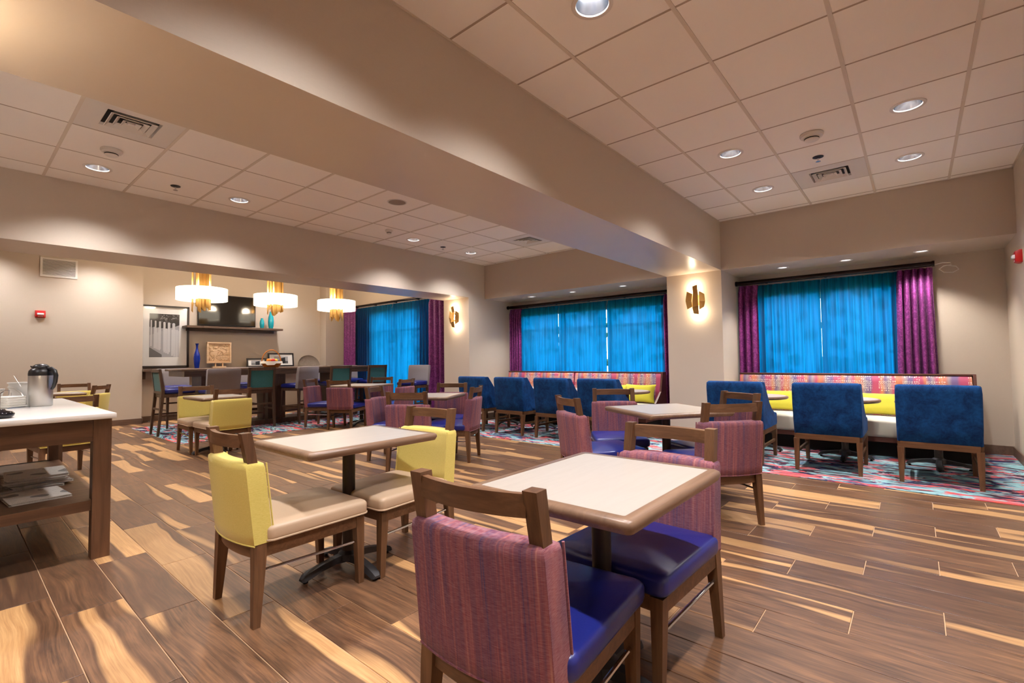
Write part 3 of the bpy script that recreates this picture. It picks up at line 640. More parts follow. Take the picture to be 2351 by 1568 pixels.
# ------------------------------------------------------------------ dining chairs
def bx_(y, w_=.21, c=.038): return -c*(1-(y/w_)**2)
def make_chair(kind):
    fab, seatm = (M['plum'], M['navy']) if kind == 'plum' else (M['lime'], M['cream'])
    t_ = thing('dining_chair', 'x', 'chair')
    # legs: the rear pair runs up through the backrest to the top rail
    for s_ in (1,-1):
        b = MB(); y = s_*.205
        rings = []
        for (x, yy, z, wx, wy) in ((-.262,s_*.212,0,.030,.030),(-.245,s_*.200,.30,.052,.044),(-.246,s_*.194,.42,.048,.040),(-.275,s_*.189,.70,.042,.038),(-.300,s_*.187,.837,.044,.040)):
            rings.append([(x-wx/2,yy-wy/2,z),(x+wx/2,yy-wy/2,z),(x+wx/2,yy+wy/2,z),(x-wx/2,yy+wy/2,z)])
        b.loft(rings); b.build('leg', M['wood'], t_, smooth=20)
        MB().bar((.262,s_*.196,0),(.250,s_*.198,.345),.030,.030,.046,.046).build('leg', M['wood'], t_, smooth=0)
        MB().tube([(-.250,s_*.206,.232),(.256,s_*.197,.215)], .0075, 8).build('stretcher', M['chrome'], t_)
    fr = MB(); fr.box(.215,.262,-.175,.175,.292,.358)
    for s_ in (1,-1): fr.box(-.225,.228,s_*.2-.018,s_*.2+.018,.292,.358)
    N = 12; prof = []
    ring0 = [[(-.25+bx_(y,.21,.03)+dx, y, z) for dx, z in ((0,.285),(.032,.285),(.032,.36),(0,.36))] for y in [-.18+.36*k/N for k in range(N+1)]]
    fr.loft(ring0); fr.build('seat_frame', M['woody'], t_, smooth=30)
    cb = MB(); cushion(cb, .255, .238, .350, .424, .022, .028, .018, cx=.035)
    st = cb.build('seat', seatm, t_, smooth=60)
    if kind != 'plum': MB().tube([(p[0], p[1], .360) for p in rring(.257,.240,.035,0, 4, .035, 0)], .0045, 6, closed=True).build('piping', seatm, st)
    # top rail: bowed backwards between the posts
    ring = []
    for k in range(15):
        y = -.172+.344*k/14; xo = -.297+bx_(y,.185,.034)
        ring.append([(xo-.013,y,.772),(xo+.013,y,.772),(xo+.011,y,.826),(xo-.013,y,.828)])
    MB().loft(ring).build('top_rail', M['woody'], t_, smooth=30)
    # upholstered back wrapped round the posts
    b = MB(); rings = []; NY = 16
    zs = [.345,.352,.40,.50,.60,.68,.700,.708]; ins = [.012,.0,0,0,0,.0,.004,.016]
    for z, q in zip(zs, ins):
        lean = -(z-.35)*.105; wmax = .222-.004*(z-.35)/.35; rg = []
        for k in range(NY+1):
            y = -wmax+q+(2*wmax-2*q)*k/NY; rg.append((-.272+lean+bx_(y,wmax,.034)+q*.8, y, z))
        for k in range(NY+1):
            y = wmax-q-(2*wmax-2*q)*k/NY; rg.append((-.188+lean+bx_(y,wmax,.03)-q*.8+(.0 if abs(y) < .19 else -.004), y, z))
        rings.append(rg)
    b.loft(rings); bk = b.build('backrest', fab, t_, smooth=50)
    for s_ in (1,-1):
        MB().tube([(-.186-(z-.35)*.105, s_*(.2225-.004*(z-.35)/.35), z) for z in (.35,.45,.55,.65,.70)], .004, 6).build('piping', fab, bk)
    pth = [(-.270+bx_(y,.222,.034), y, .347) for y in [-.22+.44*k/12 for k in range(13)]]
    MB().tube(pth, .004, 6).build('piping', fab, bk)
    return t_
R_ = math.radians
plum = make_chair('plum'); up_ = []; lime = make_chair('lime'); ul_ = []
GC = 'plum striped dining chairs'; GY = 'lime green dining chairs'
for (x, y, a, lab) in (
    (1.178,.906,5,'plum striped chair largest in front, its back turned to the viewer'),
    (1.815,.873,178,'plum striped chair facing the viewer across the nearest bare table'),
    (3.47,4.71,-61,'plum striped chair behind the near lime chair with its seat turned to the viewer'),
    (3.20,4.03,34,'plum striped chair with its back to the viewer directly behind the near lime chair'),
    (4.19,4.66,212,'plum striped chair facing the viewer beside the first blue velvet armchair'),
    (3.838,4.165,119,'plum striped chair seen from its side edge, standing on wood beside the banquette carpet'),
    (3.493,1.999,-33,'plum striped chair seen edge on beside the angled square table near the column'),
    (4.122,2.176,216,'plum striped chair facing the viewer behind the turned square table'),
    (3.614,1.176,48,'plum striped chair with broad back to the viewer in front of a blue armchair'),
    (4.155,1.327,147,'plum striped chair half hidden behind another plum chair, touching a blue velvet armchair'),
    (4.40,8.08,-58,'plum striped chair beside the grey bar stool, mostly hidden by another plum back'),
    (4.50,7.53,30,'plum striped chair with its back to the viewer standing at the bar carpet edge'),
    (5.25,7.70,225,'plum striped chair facing the viewer before the tall blue window'),
    (4.967,6.891,108,'plum striped chair with its back to the viewer before the tall blue window'),
    ): put(plum, up_, (x, y, 0), R_(a), lab, GC)
for (x, y, a, lab) in (
    (1.145,2.435,1,'lime green chair nearest the viewer, outer back toward the coffee counter'),
    (1.757,2.415,184,'lime green chair across the near two-seat table, its inner back facing the viewer'),
    (2.223,7.26,-92,'lime green chair facing the viewer in front of the bar'),
    (2.249,6.63,92,'lime green chair with its back to the viewer in front of the bar'),
    (1.40,10.46,-90,'lime green chair facing the viewer by the wall behind the coffee counter'),
    (1.30,9.63,145,'lime green chair with its open top rail beside the wall and counter corner'),
    (.80,6.75,95,'lime green chair whose dark top rail shows just over the counter edge'),
    (.22,9.6,-70,'lime green chair mostly hidden behind the napkins and steel carafe'),
    ): put(lime, ul_, (x, y, 0), R_(a), lab, GY)

# ------------------------------------------------------------------ tables
def table_base(t_, h_, arm=.26, pr=.034, prefix=''):
    MB().lathe([(pr,.05),(pr,h_-.012)], n=20, cap0=True, cap1=True).build('pole', M['pole'], t_)
    MB().lathe([(.001,.055),(pr+.03,.055),(pr+.022,.085),(pr+.002,.10)], n=20).build('hub', M['iron'], t_)
    for k in range(4):
        a = PI/2*k; d = Vector((math.cos(a), math.sin(a), 0)); s_ = Vector((-d.y, d.x, 0)); rings = []
        for (r_, z0, z1, w_) in ((.02,.045,.088,.040),(.09,.050,.080,.036),(.17,.038,.066,.034),(.23,.022,.052,.036),(arm,.014,.040,.034),(arm+.014,.014,.026,.024)):
            rings.append([tuple(d*r_+s_*(-w_)*.8+Vector((0,0,z0))), tuple(d*r_+s_*w_*.8+Vector((0,0,z0))), tuple(d*r_+s_*w_*.55+Vector((0,0,z1))), tuple(d*r_-s_*w_*.55+Vector((0,0,z1)))])
        b = MB(); b.loft(rings); ft = b.build('foot', M['iron'], t_, smooth=40)
        MB().lathe([(.012,0),(.014,.004),(.008,.016)], tuple(d*(arm-.012)), 10, cap0=True, cap1=True).build('leveller', M['black'], ft)
    MB().box(-.10,.10,-.10,.10,h_-.018,h_-.008).build('mounting_plate', M['iron'], t_, smooth=0)
def rect_table(x, y, a, lx, ly, label, group, h_=.72):
    t_ = thing('dining_table', label, 'table', (x, y, 0), R_(a), group); hx, hy = lx/2, ly/2; e = .020
    rings = []
    prof = [(e+.012,h_-.038),(.004,h_-.038),(-.004+.004,h_-.03),(-.006,h_-.018),(-.002,h_-.006),(.008,h_),(.034,h_+.0005)]
    for o_, z in prof: rings.append(rring(hx-o_, hy-o_, max(.006,.022-o_*.6), z, 3))
    MB().loft(rings, True, False).build('edge_band', M['edge'], t_, smooth=50)
    MB().loft([rring(hx-.034,hy-.034,.006,h_-.004,3), rring(hx-.034,hy-.034,.006,h_,3)]).build('table_top', M['lam'], t_, smooth=0)
    table_base(t_, h_-.025); return t_
GT = 'rectangular cafe tables'
rect_table(1.475,2.455,0,.77,.62,'cream topped table between the two nearest lime chairs', GT)
rect_table(1.515,.875,0,.74,.60,'nearest cream topped table between two plum chairs', GT)
rect_table(3.86,1.60,56,.74,.74,'cream square table set at an angle among four plum chairs near the column', GT)
rect_table(3.83,4.58,29,.72,.72,'cream square table set at an angle behind the near lime chair', GT)
rect_table(4.88,7.70,26,.84,.84,'far cream square table among plum chairs before the tall blue window', GT)
rect_table(2.28,6.93,90,.72,.56,'cream topped table between the two lime chairs in front of the bar', GT)
rect_table(1.05,10.0,0,.72,.6,'cream topped table seen behind the steel carafe', GT)
def round_table(x, y, label, h_=.66, r_=.33):
    t_ = thing('cafe_table', label, 'table', (x, y, .005), 0, 'round banquette tables')
    MB().lathe([(.12,h_-.035),(r_-.012,h_-.035),(r_,h_-.026),(r_+.003,h_-.016),(r_-.004,h_-.003),(r_-.022,h_)], n=40, cap0=True).build('edge_band', M['edge'], t_, smooth=50)
    MB().lathe([(r_-.022,h_-.003),(r_-.022,h_+.0005),(.001,h_+.0008)], n=40).build('table_top', M['lam'], t_, smooth=30)
    table_base(t_, h_-.02, .24)
for (y, lab) in ((-.14,'round banquette table behind the blue armchair nearest the strobe wall'),(.63,'round banquette table behind the middle blue armchair of the patterned bench'),(1.50,'round banquette table behind the blue armchair beside the column'),(3.24,'round banquette table by the lime pillow at the bench end near the column'),(3.98,'second round table of the long banquette from the column'),(4.76,'third round table of the long banquette from the column'),(5.55,'round table of the long banquette in the wall stub corner')):
    round_table(6.42, y, lab)

# ------------------------------------------------------------------ blue velvet armchairs
def make_armchair():
    t_ = thing('armchair', 'x', 'armchair')
    b = MB(); rings = []; N = 8; hw = .285
    for z, q in ((.352,.012),(.36,0),(.50,0),(.65,0),(.80,0),(.850,.004),(.866,.022)):
        lean = -(z-.36)*.10; wd = hw-.03*max(0,(.55-z))*1.0
        rings.append(rring(.05-q*.6, wd-q, .022, z, 3, cx=-.262+lean*1.0+.0, cy=0))
    b.loft(rings); b.build('backrest', M['velvet'], t_, smooth=50)
    prof = [(-.27,.358),(.305,.358),(.325,.375),(.322,.47),(.30,.49),(.20,.505),(.08,.555),(-.02,.63),(-.10,.72),(-.165,.80),(-.215,.86),(-.30,.862)]
    for s_ in (1,-1):
        b = MB(); y0, y1 = s_*.225, s_*.283
        rings = []
        for k, (yy, sc) in enumerate(((y0,.985),(y0+s_*.008,1.),(y1-s_*.008,1.),(y1,.985))):
            rings.append([((px_+.02)*sc-.02, yy, .36+(pz-.36)*sc) for px_, pz in prof])
        b.loft(rings); b.build('arm', M['velvet'], t_, smooth=40)
    cb = MB(); cushion(cb, .255, .222, .365, .445, .03, .03, .015, cx=.06); cb.build('seat', M['velvet'], t_, smooth=60)
    fr = MB(); fr.box(.285,.315,-.26,.26,.305,.36); fr.box(-.315,-.28,-.26,.26,.305,.36)
    for s_ in (1,-1): fr.box(-.30,.30,s_*.262-.018,s_*.262+.018,.305,.36)
    fr.build('seat_frame', M['woody'], t_, smooth=0)
    for s_ in (1,-1):
        MB().bar((-.325,s_*.258,0),(-.295,s_*.258,.31),.032,.032,.05,.05).build('leg', M['wood'], t_, smooth=0)
        MB().bar((.305,s_*.258,0),(.295,s_*.258,.31),.032,.032,.048,.048).build('leg', M['wood'], t_, smooth=0)
        MB().box(-.30,.30,s_*.258-.010,s_*.258+.010,.165,.192).build('stretcher', M['woodx'], t_, smooth=0)
    return t_
ac = make_armchair(); ua = []
for (y, a, lab) in ((-.125,0,'blue velvet armchair closest to the strobe wall, broad back to the viewer'),(.69,0,'middle blue velvet armchair at the patterned bench by the strobe wall'),(1.53,0,'blue velvet armchair beside the column, behind two plum chairs'),
                    (3.24,0,'blue velvet armchair at the long banquette nearest the column, partly hidden by a plum chair'),(3.985,0,'second blue velvet armchair from the column at the long banquette'),(4.76,0,'third blue velvet armchair from the column at the long banquette'),(5.56,0,'blue velvet armchair at the wall stub end of the long banquette')):
    put(ac, ua, (5.87, y, .005), R_(a), lab, 'blue velvet armchairs')

# ------------------------------------------------------------------ banquettes and pillows
def banquette(y0, y1, label, ends=(0,0), backs=None):
    t_ = thing('banquette', label, 'bench', (0,0,.005), 0, 'patterned banquettes')
    MB().box(6.82,7.40,y0+.03,y1-.03,0,.17).build('toe_base', M['dark'], t_, smooth=0)
    MB().box(6.70,7.42,y0,y1,.17,.225).build('base_rail', M['trimwood'], t_, smooth=0)
    b = MB(); cushion(b, (7.26-6.68)/2, (y1-y0)/2-.004, .222, .415, .035, .03, .01, cx=(7.26+6.68)/2, cy=(y0+y1)/2); b.build('seat', M['bseat'], t_, smooth=60)
    b = MB(); rings = []
    for z, q in ((.40,.0),(.60,0),(.80,0),(.875,.004),(.890,.022)):
        ln = (z-.40)*.12; rings.append([(7.24+ln+q, y0+.006+q*.3, z), (7.24+ln+q, y1-.006-q*.3, z), (7.40-q*.3, y1-.006-q*.3, z), (7.40-q*.3, y0+.006+q*.3, z)])
    b.loft(rings); b.build('backrest', M['bench'], t_, smooth=50)
    MB().bbox(7.30,7.425,y0,y1,.888,.905,.004,2).build('top_trim', M['trimwood'], t_, smooth=30)
    MB().box(7.40,7.425,y0,y1,.22,.89).build('back_panel', M['trimwood'], t_, smooth=0)
    for e, yy in ((ends[0], y0), (ends[1], y1)):
        if e: MB().prism([(6.98,.40),(7.425,.40),(7.425,.905),(7.30,.905),(7.22,.60)], 'y', yy-.028, yy).build('end_panel', M['trimwood'], t_, smooth=0)
banquette(-.47, 1.93, 'single patterned banquette with ivory seat before the window by the strobe wall', (1,0))
banquette(3.085, 4.690, 'patterned banquette half ending in dark wood near the column', (1,0))
banquette(4.705, 6.26, 'patterned banquette half running into the wall stub corner', (0,0))
def pillow(x, y, z, w_, h_, th, lean, rz, label):
    n = 14; vs = []; b = MB(); rows = [[], []]
    for side in (1,-1):
        for i in range(n+1):
            for j in range(n+1):
                u, v = -1+2*i/n, -1+2*j/n
                pin = 1-.10*(1-abs(u)**2)*abs(v)**6-.0; pin2 = 1-.10*(1-abs(v)**2)*abs(u)**6
                tk = th*((1-u**4)*(1-v**4))**.55
                rows[0 if side == 1 else 1].append((side*tk, u*w_/2*pin2, v*h_/2*pin+h_/2))
    W_ = n+1; f1 = [(i*W_+j, (i+1)*W_+j, (i+1)*W_+j+1, i*W_+j+1) for i in range(n) for j in range(n)]
    b.add(rows[0], f1); b.add(rows[1], [tuple(reversed(f)) for f in f1])
    o = b.build('throw_pillow', M['pillow'], smooth=80); o.location = (x, y, z); o.rotation_euler = (0, lean, rz)
    tag(o, label, 'pillow', 'lime throw pillows')
pillow(7.10,3.37,.43,.50,.30,.075,.28,.05,'lime throw pillow leaning at the banquette end near the column'); pillow(7.12,4.28,.43,.45,.30,.07,.28,-.1,'lime throw pillow showing beside the second armchair from the column'); pillow(7.12,5.18,.43,.45,.30,.07,.28,.05,'lime throw pillow showing beside the third armchair from the column'); pillow(7.12,3.78,.43,.42,.29,.06,.3,.12,'lime throw pillow peeking between the column end pillow and an armchair')
pillow(7.08,1.42,.43,.62,.27,.085,.30,.05,'lime throw pillow on the patterned bench behind the armchair beside the column'); pillow(7.08,.30,.43,.66,.27,.085,.30,-.06,'lime throw pillow on the patterned bench between two armchair backs by the strobe wall')

# ------------------------------------------------------------------ bar table and stools
BX0, BX1, BY0, BY1, BZ = 2.47, 6.02, 9.08, 10.0, 1.045
t_ = thing('bar_table', 'long dark wood bar height table on panel pedestals', 'table', (0,0,.005))
MB().bbox(BX0,BX1,BY0,BY1,BZ-.035,BZ,.004,2).build('table_top', M['barwood'], t_, smooth=30)
for (a,b_,c,d) in ((BX0+.05,BX1-.05,BY0+.04,BY0+.07),(BX0+.05,BX1-.05,BY1-.07,BY1-.04)): MB().box(a,b_,c,d,BZ-.125,BZ-.035).build('apron', M['barwood'], t_, smooth=0)
for x in (BX0+.05, BX1-.08): MB().box(x,x+.03,BY0+.07,BY1-.07,BZ-.125,BZ-.035).build('apron', M['barwood'], t_, smooth=0)
for x in (2.98, 4.08, 5.35): MB().box(x-.16,x+.16,9.30,9.78,.085,BZ-.035).build('pedestal', M['dwood'], t_, smooth=0)
MB().box(2.75,5.70,9.22,9.86,.0,.085).build('plinth', M['dwood'], t_, smooth=0)
def stool_legs(t_, m, sh, w_=.2, d=.2):
    for sx in (1,-1):
        for sy in (1,-1): MB().bar((sx*(d+.035),sy*(w_+.012),0),(sx*d,sy*w_,sh),.030,.030,.042,.042).build('leg', m, t_, smooth=0)
    for sy in (1,-1): MB().box(-d-.02,d+.02,sy*(w_+.006)-.009,sy*(w_+.006)+.009,.30,.328).build('stretcher', m, t_, smooth=0)
    MB().box(d+.01,d+.032,-w_,w_,.20,.235).build('footrest', m, t_, smooth=0); MB().box(-d-.03,-d-.012,-w_,w_,.40,.428).build('stretcher', m, t_, smooth=0)
    fr = MB(); fr.box(-d-.02,d+.02,-w_-.02,w_+.02,sh-.05,sh); fr.build('seat_frame', m, t_, smooth=0)
def make_stool_grey():
    t_ = thing('bar_stool', 'x', 'bar stool'); stool_legs(t_, M['dwood'], .655, .195, .195)
    b = MB(); cushion(b, .225,.225,.655,.735,.028,.03,.014,cx=.01); b.build('seat', M['navy'], t_, smooth=60)
    b = MB(); rings = []; NY = 12
    for z, q in ((.648,.01),(.66,0),(.80,0),(.95,0),(1.035,.003),(1.048,.016)):
        ln = -(z-.65)*.13; wd = .235+.02*(z-.65); rg = []
        for k in range(NY+1): y = -wd+q+2*(wd-q)*k/NY; rg.append((-.215+ln+bx_(y,wd,.04)+q*.7, y, z))
        for k in range(NY+1): y = wd-q-2*(wd-q)*k/NY; rg.append((-.150+ln+bx_(y,wd,.036)-q*.7, y, z))
        rings.append(rg)
    b.loft(rings); b.build('backrest', M['grey'], t_, smooth=50); return t_
def make_stool_teal():
    t_ = thing('bar_stool', 'x', 'bar stool')
    for s_ in (1,-1):
        rings = []
        for (x, z, wx) in ((-.275,0,.03),(-.225,.55,.042),(-.215,.70,.044),(-.262,1.055,.036)): rings.append([(x-wx/2,s_*.205-.02,z),(x+wx/2,s_*.205-.02,z),(x+wx/2,s_*.205+.02,z),(x-wx/2,s_*.205+.02,z)])
        MB().loft(rings).build('leg', M['dwood'], t_, smooth=20); MB().bar((.235,s_*.207,0),(.20,s_*.2,.655),.030,.030,.042,.042).build('leg', M['dwood'], t_, smooth=0)
        MB().box(-.24,.22,s_*.206-.009,s_*.206+.009,.30,.328).build('stretcher', M['dwood'], t_, smooth=0)
    MB().box(.205,.228,-.2,.2,.20,.235).build('footrest', M['dwood'], t_, smooth=0); MB().box(-.252,-.232,-.2,.2,.40,.43).build('stretcher', M['dwood'], t_, smooth=0)
    fr = MB(); fr.box(-.225,.22,-.215,.215,.60,.655); fr.build('seat_frame', M['dwood'], t_, smooth=0)
    MB().box(-.276,-.242,-.187,.187,1.0,1.055).build('top_rail', M['dwood'], t_, smooth=0); MB().box(-.238,-.205,-.187,.187,.66,.70).build('lower_rail', M['dwood'], t_, smooth=0)
    MB().prism([(-.232,.70),(-.224,.70),(-.256,1.0),(-.264,1.0)], 'y', -.186, .186).build('back_panel', M['teal'], t_, smooth=0)
    MB().prism([(-.222,.70),(-.175,.70),(-.21,.985),(-.235,1.0),(-.253,1.0)], 'y', -.186, .186).build('back_pad', M['grey'], t_, smooth=0)
    b = MB(); cushion(b, .215,.222,.655,.735,.028,.03,.014,cx=.02); b.build('seat', M['navy'], t_, smooth=60); return t_
GB = 'bar stools around the long table'
sg = make_stool_grey(); ug = []; stl = make_stool_teal(); ut = []
for (x, y, a, lab) in ((2.86,8.62,90,'grey backed bar stool behind the lime chairs, broad back to the viewer'),(4.37,9.02,108,'grey backed bar stool turned slightly so its navy seat shows beside the bar pedestal'),(2.74,10.30,-90,'grey backed bar stool across the bar below the framed picture'),(3.86,10.30,-90,'grey backed bar stool across the bar below the carved panel'),(5.42,10.30,-90,'grey backed bar stool across the bar below the round dish'),(6.25,10.32,-100,'grey backed bar stool across the bar in front of the purple drape'),(5.98,7.62,197,'grey upholstered bar stool standing alone by the wall stub')):
    put(sg, ug, (x, y, .005), R_(a), lab, GB)
for (x, y, a, lab) in ((2.45,9.33,0,'teal panel bar stool at the open end of the bar beneath the picture'),(3.62,9.07,88,'teal panel bar stool with back to the viewer below the fruit basket'),(5.13,9.07,90,'teal panel bar stool beyond the plum chairs before the purple drape'),(5.98,9.07,90,'teal panel bar stool farthest along the bar before the tall blue window')):
    put(stl, ut, (x, y, .005), R_(a), lab, GB)

# ------------------------------------------------------------------ ledge, shelf and decor on the niche wall
LZ = 1.045
t_ = thing('wall_ledge', 'dark wood counter ledge along the niche wall', 'ledge', (0,0,0))
MB().bbox(XN0+.005,XN1-.005,11.33,YN-.005,LZ-.05,LZ,.003,1).build('ledge_top', M['barwood'], t_, smooth=0)
for x in (XN0+.02, 3.7, 4.95, XN1-.07): MB().box(x,x+.05,11.50,YN-.01,LZ-.20,LZ-.05).build('bracket', M['barwood'], t_, smooth=0)
t_ = thing('wall_shelf', 'floating dark wood shelf under the television', 'shelf', (0,0,0))
MB().bbox(3.18,5.13,11.38,YN-.004,1.885,1.93,.003,1).build('shelf_board', M['barwood'], t_, smooth=0); MB().box(3.25,5.05,YN-.03,YN-.003,1.83,1.885).build('cleat', M['barwood'], t_, smooth=0)
t_ = thing('television', 'large black flat television on the niche wall', 'television', (0,0,0))
MB().bbox(3.44,4.60,11.60,11.645,1.955,2.635,.006,2).build('bezel', M['black'], t_, smooth=30); MB().box(3.455,4.585,11.596,11.602,1.98,2.622).build('screen', M['screen'], t_, smooth=0); MB().box(3.9,4.15,11.645,YN-.003,2.15,2.45).build('wall_mount', M['black'], t_, smooth=0)
def vase(x, y, z, prof, m, label, n=24, grp=None):
    o = MB().lathe(prof, n=n, cap0=True).build('vase', m, smooth=60); o.location = (x, y, z); tag(o, label, 'vase', grp)
vase(3.40,11.50,LZ,[(.040,0),(.052,.10),(.060,.20),(.052,.28),(.028,.36),(.018,.42),(.022,.48),(.034,.515),(.030,.515),(.014,.46)],M['cobalt'],'tall cobalt blue bottle vase on the wall ledge')
vase(4.70,11.50,1.93,[(.036,0),(.046,.05),(.050,.11),(.042,.17),(.026,.21),(.024,.235),(.019,.235),(.02,.2)],M['aqua'],'shorter aqua vase on the floating shelf',grp='aqua vases on the shelf')
vase(4.90,11.50,1.93,[(.046,0),(.060,.08),(.064,.16),(.054,.27),(.034,.35),(.032,.40),(.026,.40),(.028,.34)],M['aqua'],'taller aqua vase on the floating shelf',grp='aqua vases on the shelf')
t_ = thing('framed_picture', 'large framed photograph of a white picket fence', 'picture', (2.885,YN,1.70)); W_, H_ = .84, 1.26
for (a,b_,c,d) in ((-W_/2,-W_/2+.035,-H_/2,H_/2),(W_/2-.035,W_/2,-H_/2,H_/2),(-W_/2,W_/2,-H_/2,-H_/2+.035),(-W_/2,W_/2,H_/2-.035,H_/2)): MB().box(a,b_,-.05,-.012,c,d).build('frame_bar', M['fframe'], t_, smooth=0)
MB().box(-W_/2+.03,W_/2-.03,-.022,-.012,-H_/2+.03,H_/2-.03).build('mat_board', M['mat'], t_, smooth=0)
pb = MB(); PXL, PXR, PZB, PZT = -.26, .25, -.42, .46
def quad(b, x0, x1, z0a, z0b, z1a, z1b, y, mi): b.add([(x0,y,z0a),(x1,y,z0b),(x1,y,z1b),(x0,y,z1a)], [(0,1,2,3)], mi)
quad(pb, PXL,PXR,PZB,PZB,PZT,PZT,-.0225,0); quad(pb, PXL,PXR,PZB,PZB,.02,.24,-.0228,2); quad(pb, PXL,-.05,PZB,PZB,-.22,-.37,-.0242,4)
rn = random.Random(5); x = PXL
while x < PXR-.012:
    w_ = .016+.030*((x-PXL)/(PXR-PXL)); x1 = min(x+w_, PXR); tz = .20-.02*rn.random()-.06*((x-PXL)/.5); bz = -.20-.26*((x-PXL)/.5); bz = max(bz, PZB)
    quad(pb, x+.002,x1-.002,bz,bz,tz,tz,-.0234,rn.choice((1,1,2))); x = x1
for k in range(7):
    xk = PXL+.03+.07*k+.004*k*k*.3; w_ = .012+.004*k*.6; zt = .30-.012*k
    if xk+w_ > PXR: continue
    quad(pb, xk-w_,xk+w_,-.2-.03*k,-.2-.03*k,zt,zt,-.0238,1)
    pb.add([(xk,-.0238,zt)]+[(xk+1.1*w_*math.cos(2*PI*i/12),-.0238,zt+.012+1.25*w_*math.sin(2*PI*i/12)) for i in range(12)], [(0,1+i,1+(i+1)%12) for i in range(12)], 1)
for k in range(60):
    cx, cz, r_ = rn.uniform(-.08,PXR-.02), rn.uniform(.27,PZT-.02), rn.uniform(.008,.02)
    pb.add([(cx+r_*math.cos(2*PI*i/6),-.0231,cz+r_*math.sin(2*PI*i/6)) for i in range(6)], [tuple(range(6))], rn.choice((3,4,0)))
pb.build('print', [M['p0'],M['p1'],M['p2'],M['p3'],M['p4']], t_, smooth=0, fix=False)
MB().box(-W_/2+.034,W_/2-.034,-.032,-.029,-H_/2+.034,H_/2-.034).build('glazing', M['pglass'], t_, smooth=0)
t_ = thing('carved_panel', 'square pale carved wood panel on a small stand', 'ornament', (3.815,11.50,LZ))
for (a,b_,c,d) in ((-.235,-.205,.10,.55),(.205,.235,.10,.55),(-.205,.205,.10,.13),(-.205,.205,.52,.55)): MB().box(a,b_,-.03,.03,c,d).build('frame_bar', M['maple'], t_, smooth=0)
MB().box(-.205,.205,-.008,.012,.13,.52).build('panel_board', M['maple'], t_, smooth=0); MB().box(-.13,.13,-.05,.05,0,.03).build('stand_base', M['maple'], t_, smooth=0)
for x in (-.07,.07): MB().box(x-.012,x+.012,-.02,.02,.03,.10).build('stand_post', M['maple'], t_, smooth=0)
cv = MB(); rn = random.Random(9)
for k in range(110):
    cx, cz, a, l_ = rn.uniform(-.185,.185), rn.uniform(.15,.50), rn.uniform(0,PI), rn.uniform(.012,.03); dx, dz = l_*math.cos(a), l_*math.sin(a); nx, nz = -.35*dz, .35*dx
    cv.loft([[(cx-dx,-.009,cz-dz),(cx+nx,-.009,cz+nz),(cx+dx,-.009,cz+dz),(cx-nx,-.009,cz-nz)], [(cx-dx*.6,-.017,cz-dz*.6),(cx+nx*.6,-.017,cz+nz*.6),(cx+dx*.6,-.017,cz+dz*.6),(cx-nx*.6,-.017,cz-nz*.6)]], False, True)
tag(cv.build('carving', M['maple'], t_, smooth=0), kind='stuff')
def small_frame(x, y, w_, h_, label, dark):
    t_ = thing('framed_picture', label, 'picture', (x, y, LZ)); t_.rotation_euler = (-.12,0,0); e = .03
    for (a,b_,c,d) in ((-w_/2,-w_/2+e,0,h_),(w_/2-e,w_/2,0,h_),(-w_/2+e,w_/2-e,0,e),(-w_/2+e,w_/2-e,h_-e,h_)): MB().box(a,b_,-.015,.01,c,d).build('frame_bar', M['fframe'], t_, smooth=0)
    MB().box(-w_/2+e,w_/2-e,-.004,.006,e,h_-e).build('mat_board', M['mat'], t_, smooth=0)
    b = MB(); x0, x1, z0, z1 = -w_*.27, w_*.27, h_*.22, h_*.74; quad(b,x0,x1,z0,z0,z1,z1,-.0045,2); quad(b,x0,x1,z0,z0,z0+(z1-z0)*.5,z0+(z1-z0)*.35,-.005,dark); quad(b,x0*.2,x1*.6,z0,z0,z1*.8,z1*.92,-.0055,0)
    b.build('print', [M['p0'],M['p1'],M['p2'],M['p3'],M['p4']], t_, smooth=0, fix=False)
small_frame(4.62,11.58,.42,.20,'low black framed picture behind the fruit basket',3); small_frame(5.19,11.60,.60,.32,'black framed picture standing beside the round dish',4)
t_ = thing('stone_dish', 'half round grey stone dish standing upright on the ledge', 'dish', (5.86,11.58,LZ)); t_.rotation_euler = (-.18,0,0)
b = MB(); rings = []
for r_, d in ((.001,.030),(.15,.026),(.25,.010),(.280,-.012),(.285,-.004),(.255,.028),(.15,.044),(.001,.048)): rings.append([(r_*math.cos(PI*k/28), d, .004+r_*.95*math.sin(PI*k/28)) for k in range(29)]+[(r_*math.cos(PI-PI*k/4), d, .004) for k in range(1,4)])
b.loft(rings, False, False).build('bowl', M['stone'], t_, smooth=50)
BK = (3.985, 9.32, BZ+.005)
t_ = thing('fruit_basket', 'orange wicker basket with tall hoop handle on the bar', 'basket', BK)
MB().lathe([(.001,.0),(.12,.0),(.15,.04),(.18,.10),(.185,.11),(.172,.11),(.145,.045),(.11,.012),(.001,.012)], n=28).build('bowl', M['wicker'], t_, smooth=50)
for z in (.02,.04,.06,.08,.10):
    r_ = .128+.52*z; MB().tube([(r_*math.cos(2*PI*k/28), r_*math.sin(2*PI*k/28), z) for k in range(28)], .006, 6, closed=True).build('wicker_ring', M['wicker'], t_)
MB().tube([(.175*math.cos(PI*k/16), 0, .10+.23*math.sin(PI*k/16)) for k in range(17)], .009, 8).build('handle', M['wicker'], t_)
lin = MB(); n = 40; lin.loft([[((.12+.02*(k%2))*math.cos(2*PI*k/n),(.12+.02*(k%2))*math.sin(2*PI*k/n),.112) for k in range(n)], [((.185)*math.cos(2*PI*k/n),.185*math.sin(2*PI*k/n),.116) for k in range(n)], [((.196)*math.cos(2*PI*k/n),.196*math.sin(2*PI*k/n),.075-.03*((k//5)%2)) for k in range(n)]], False, False)
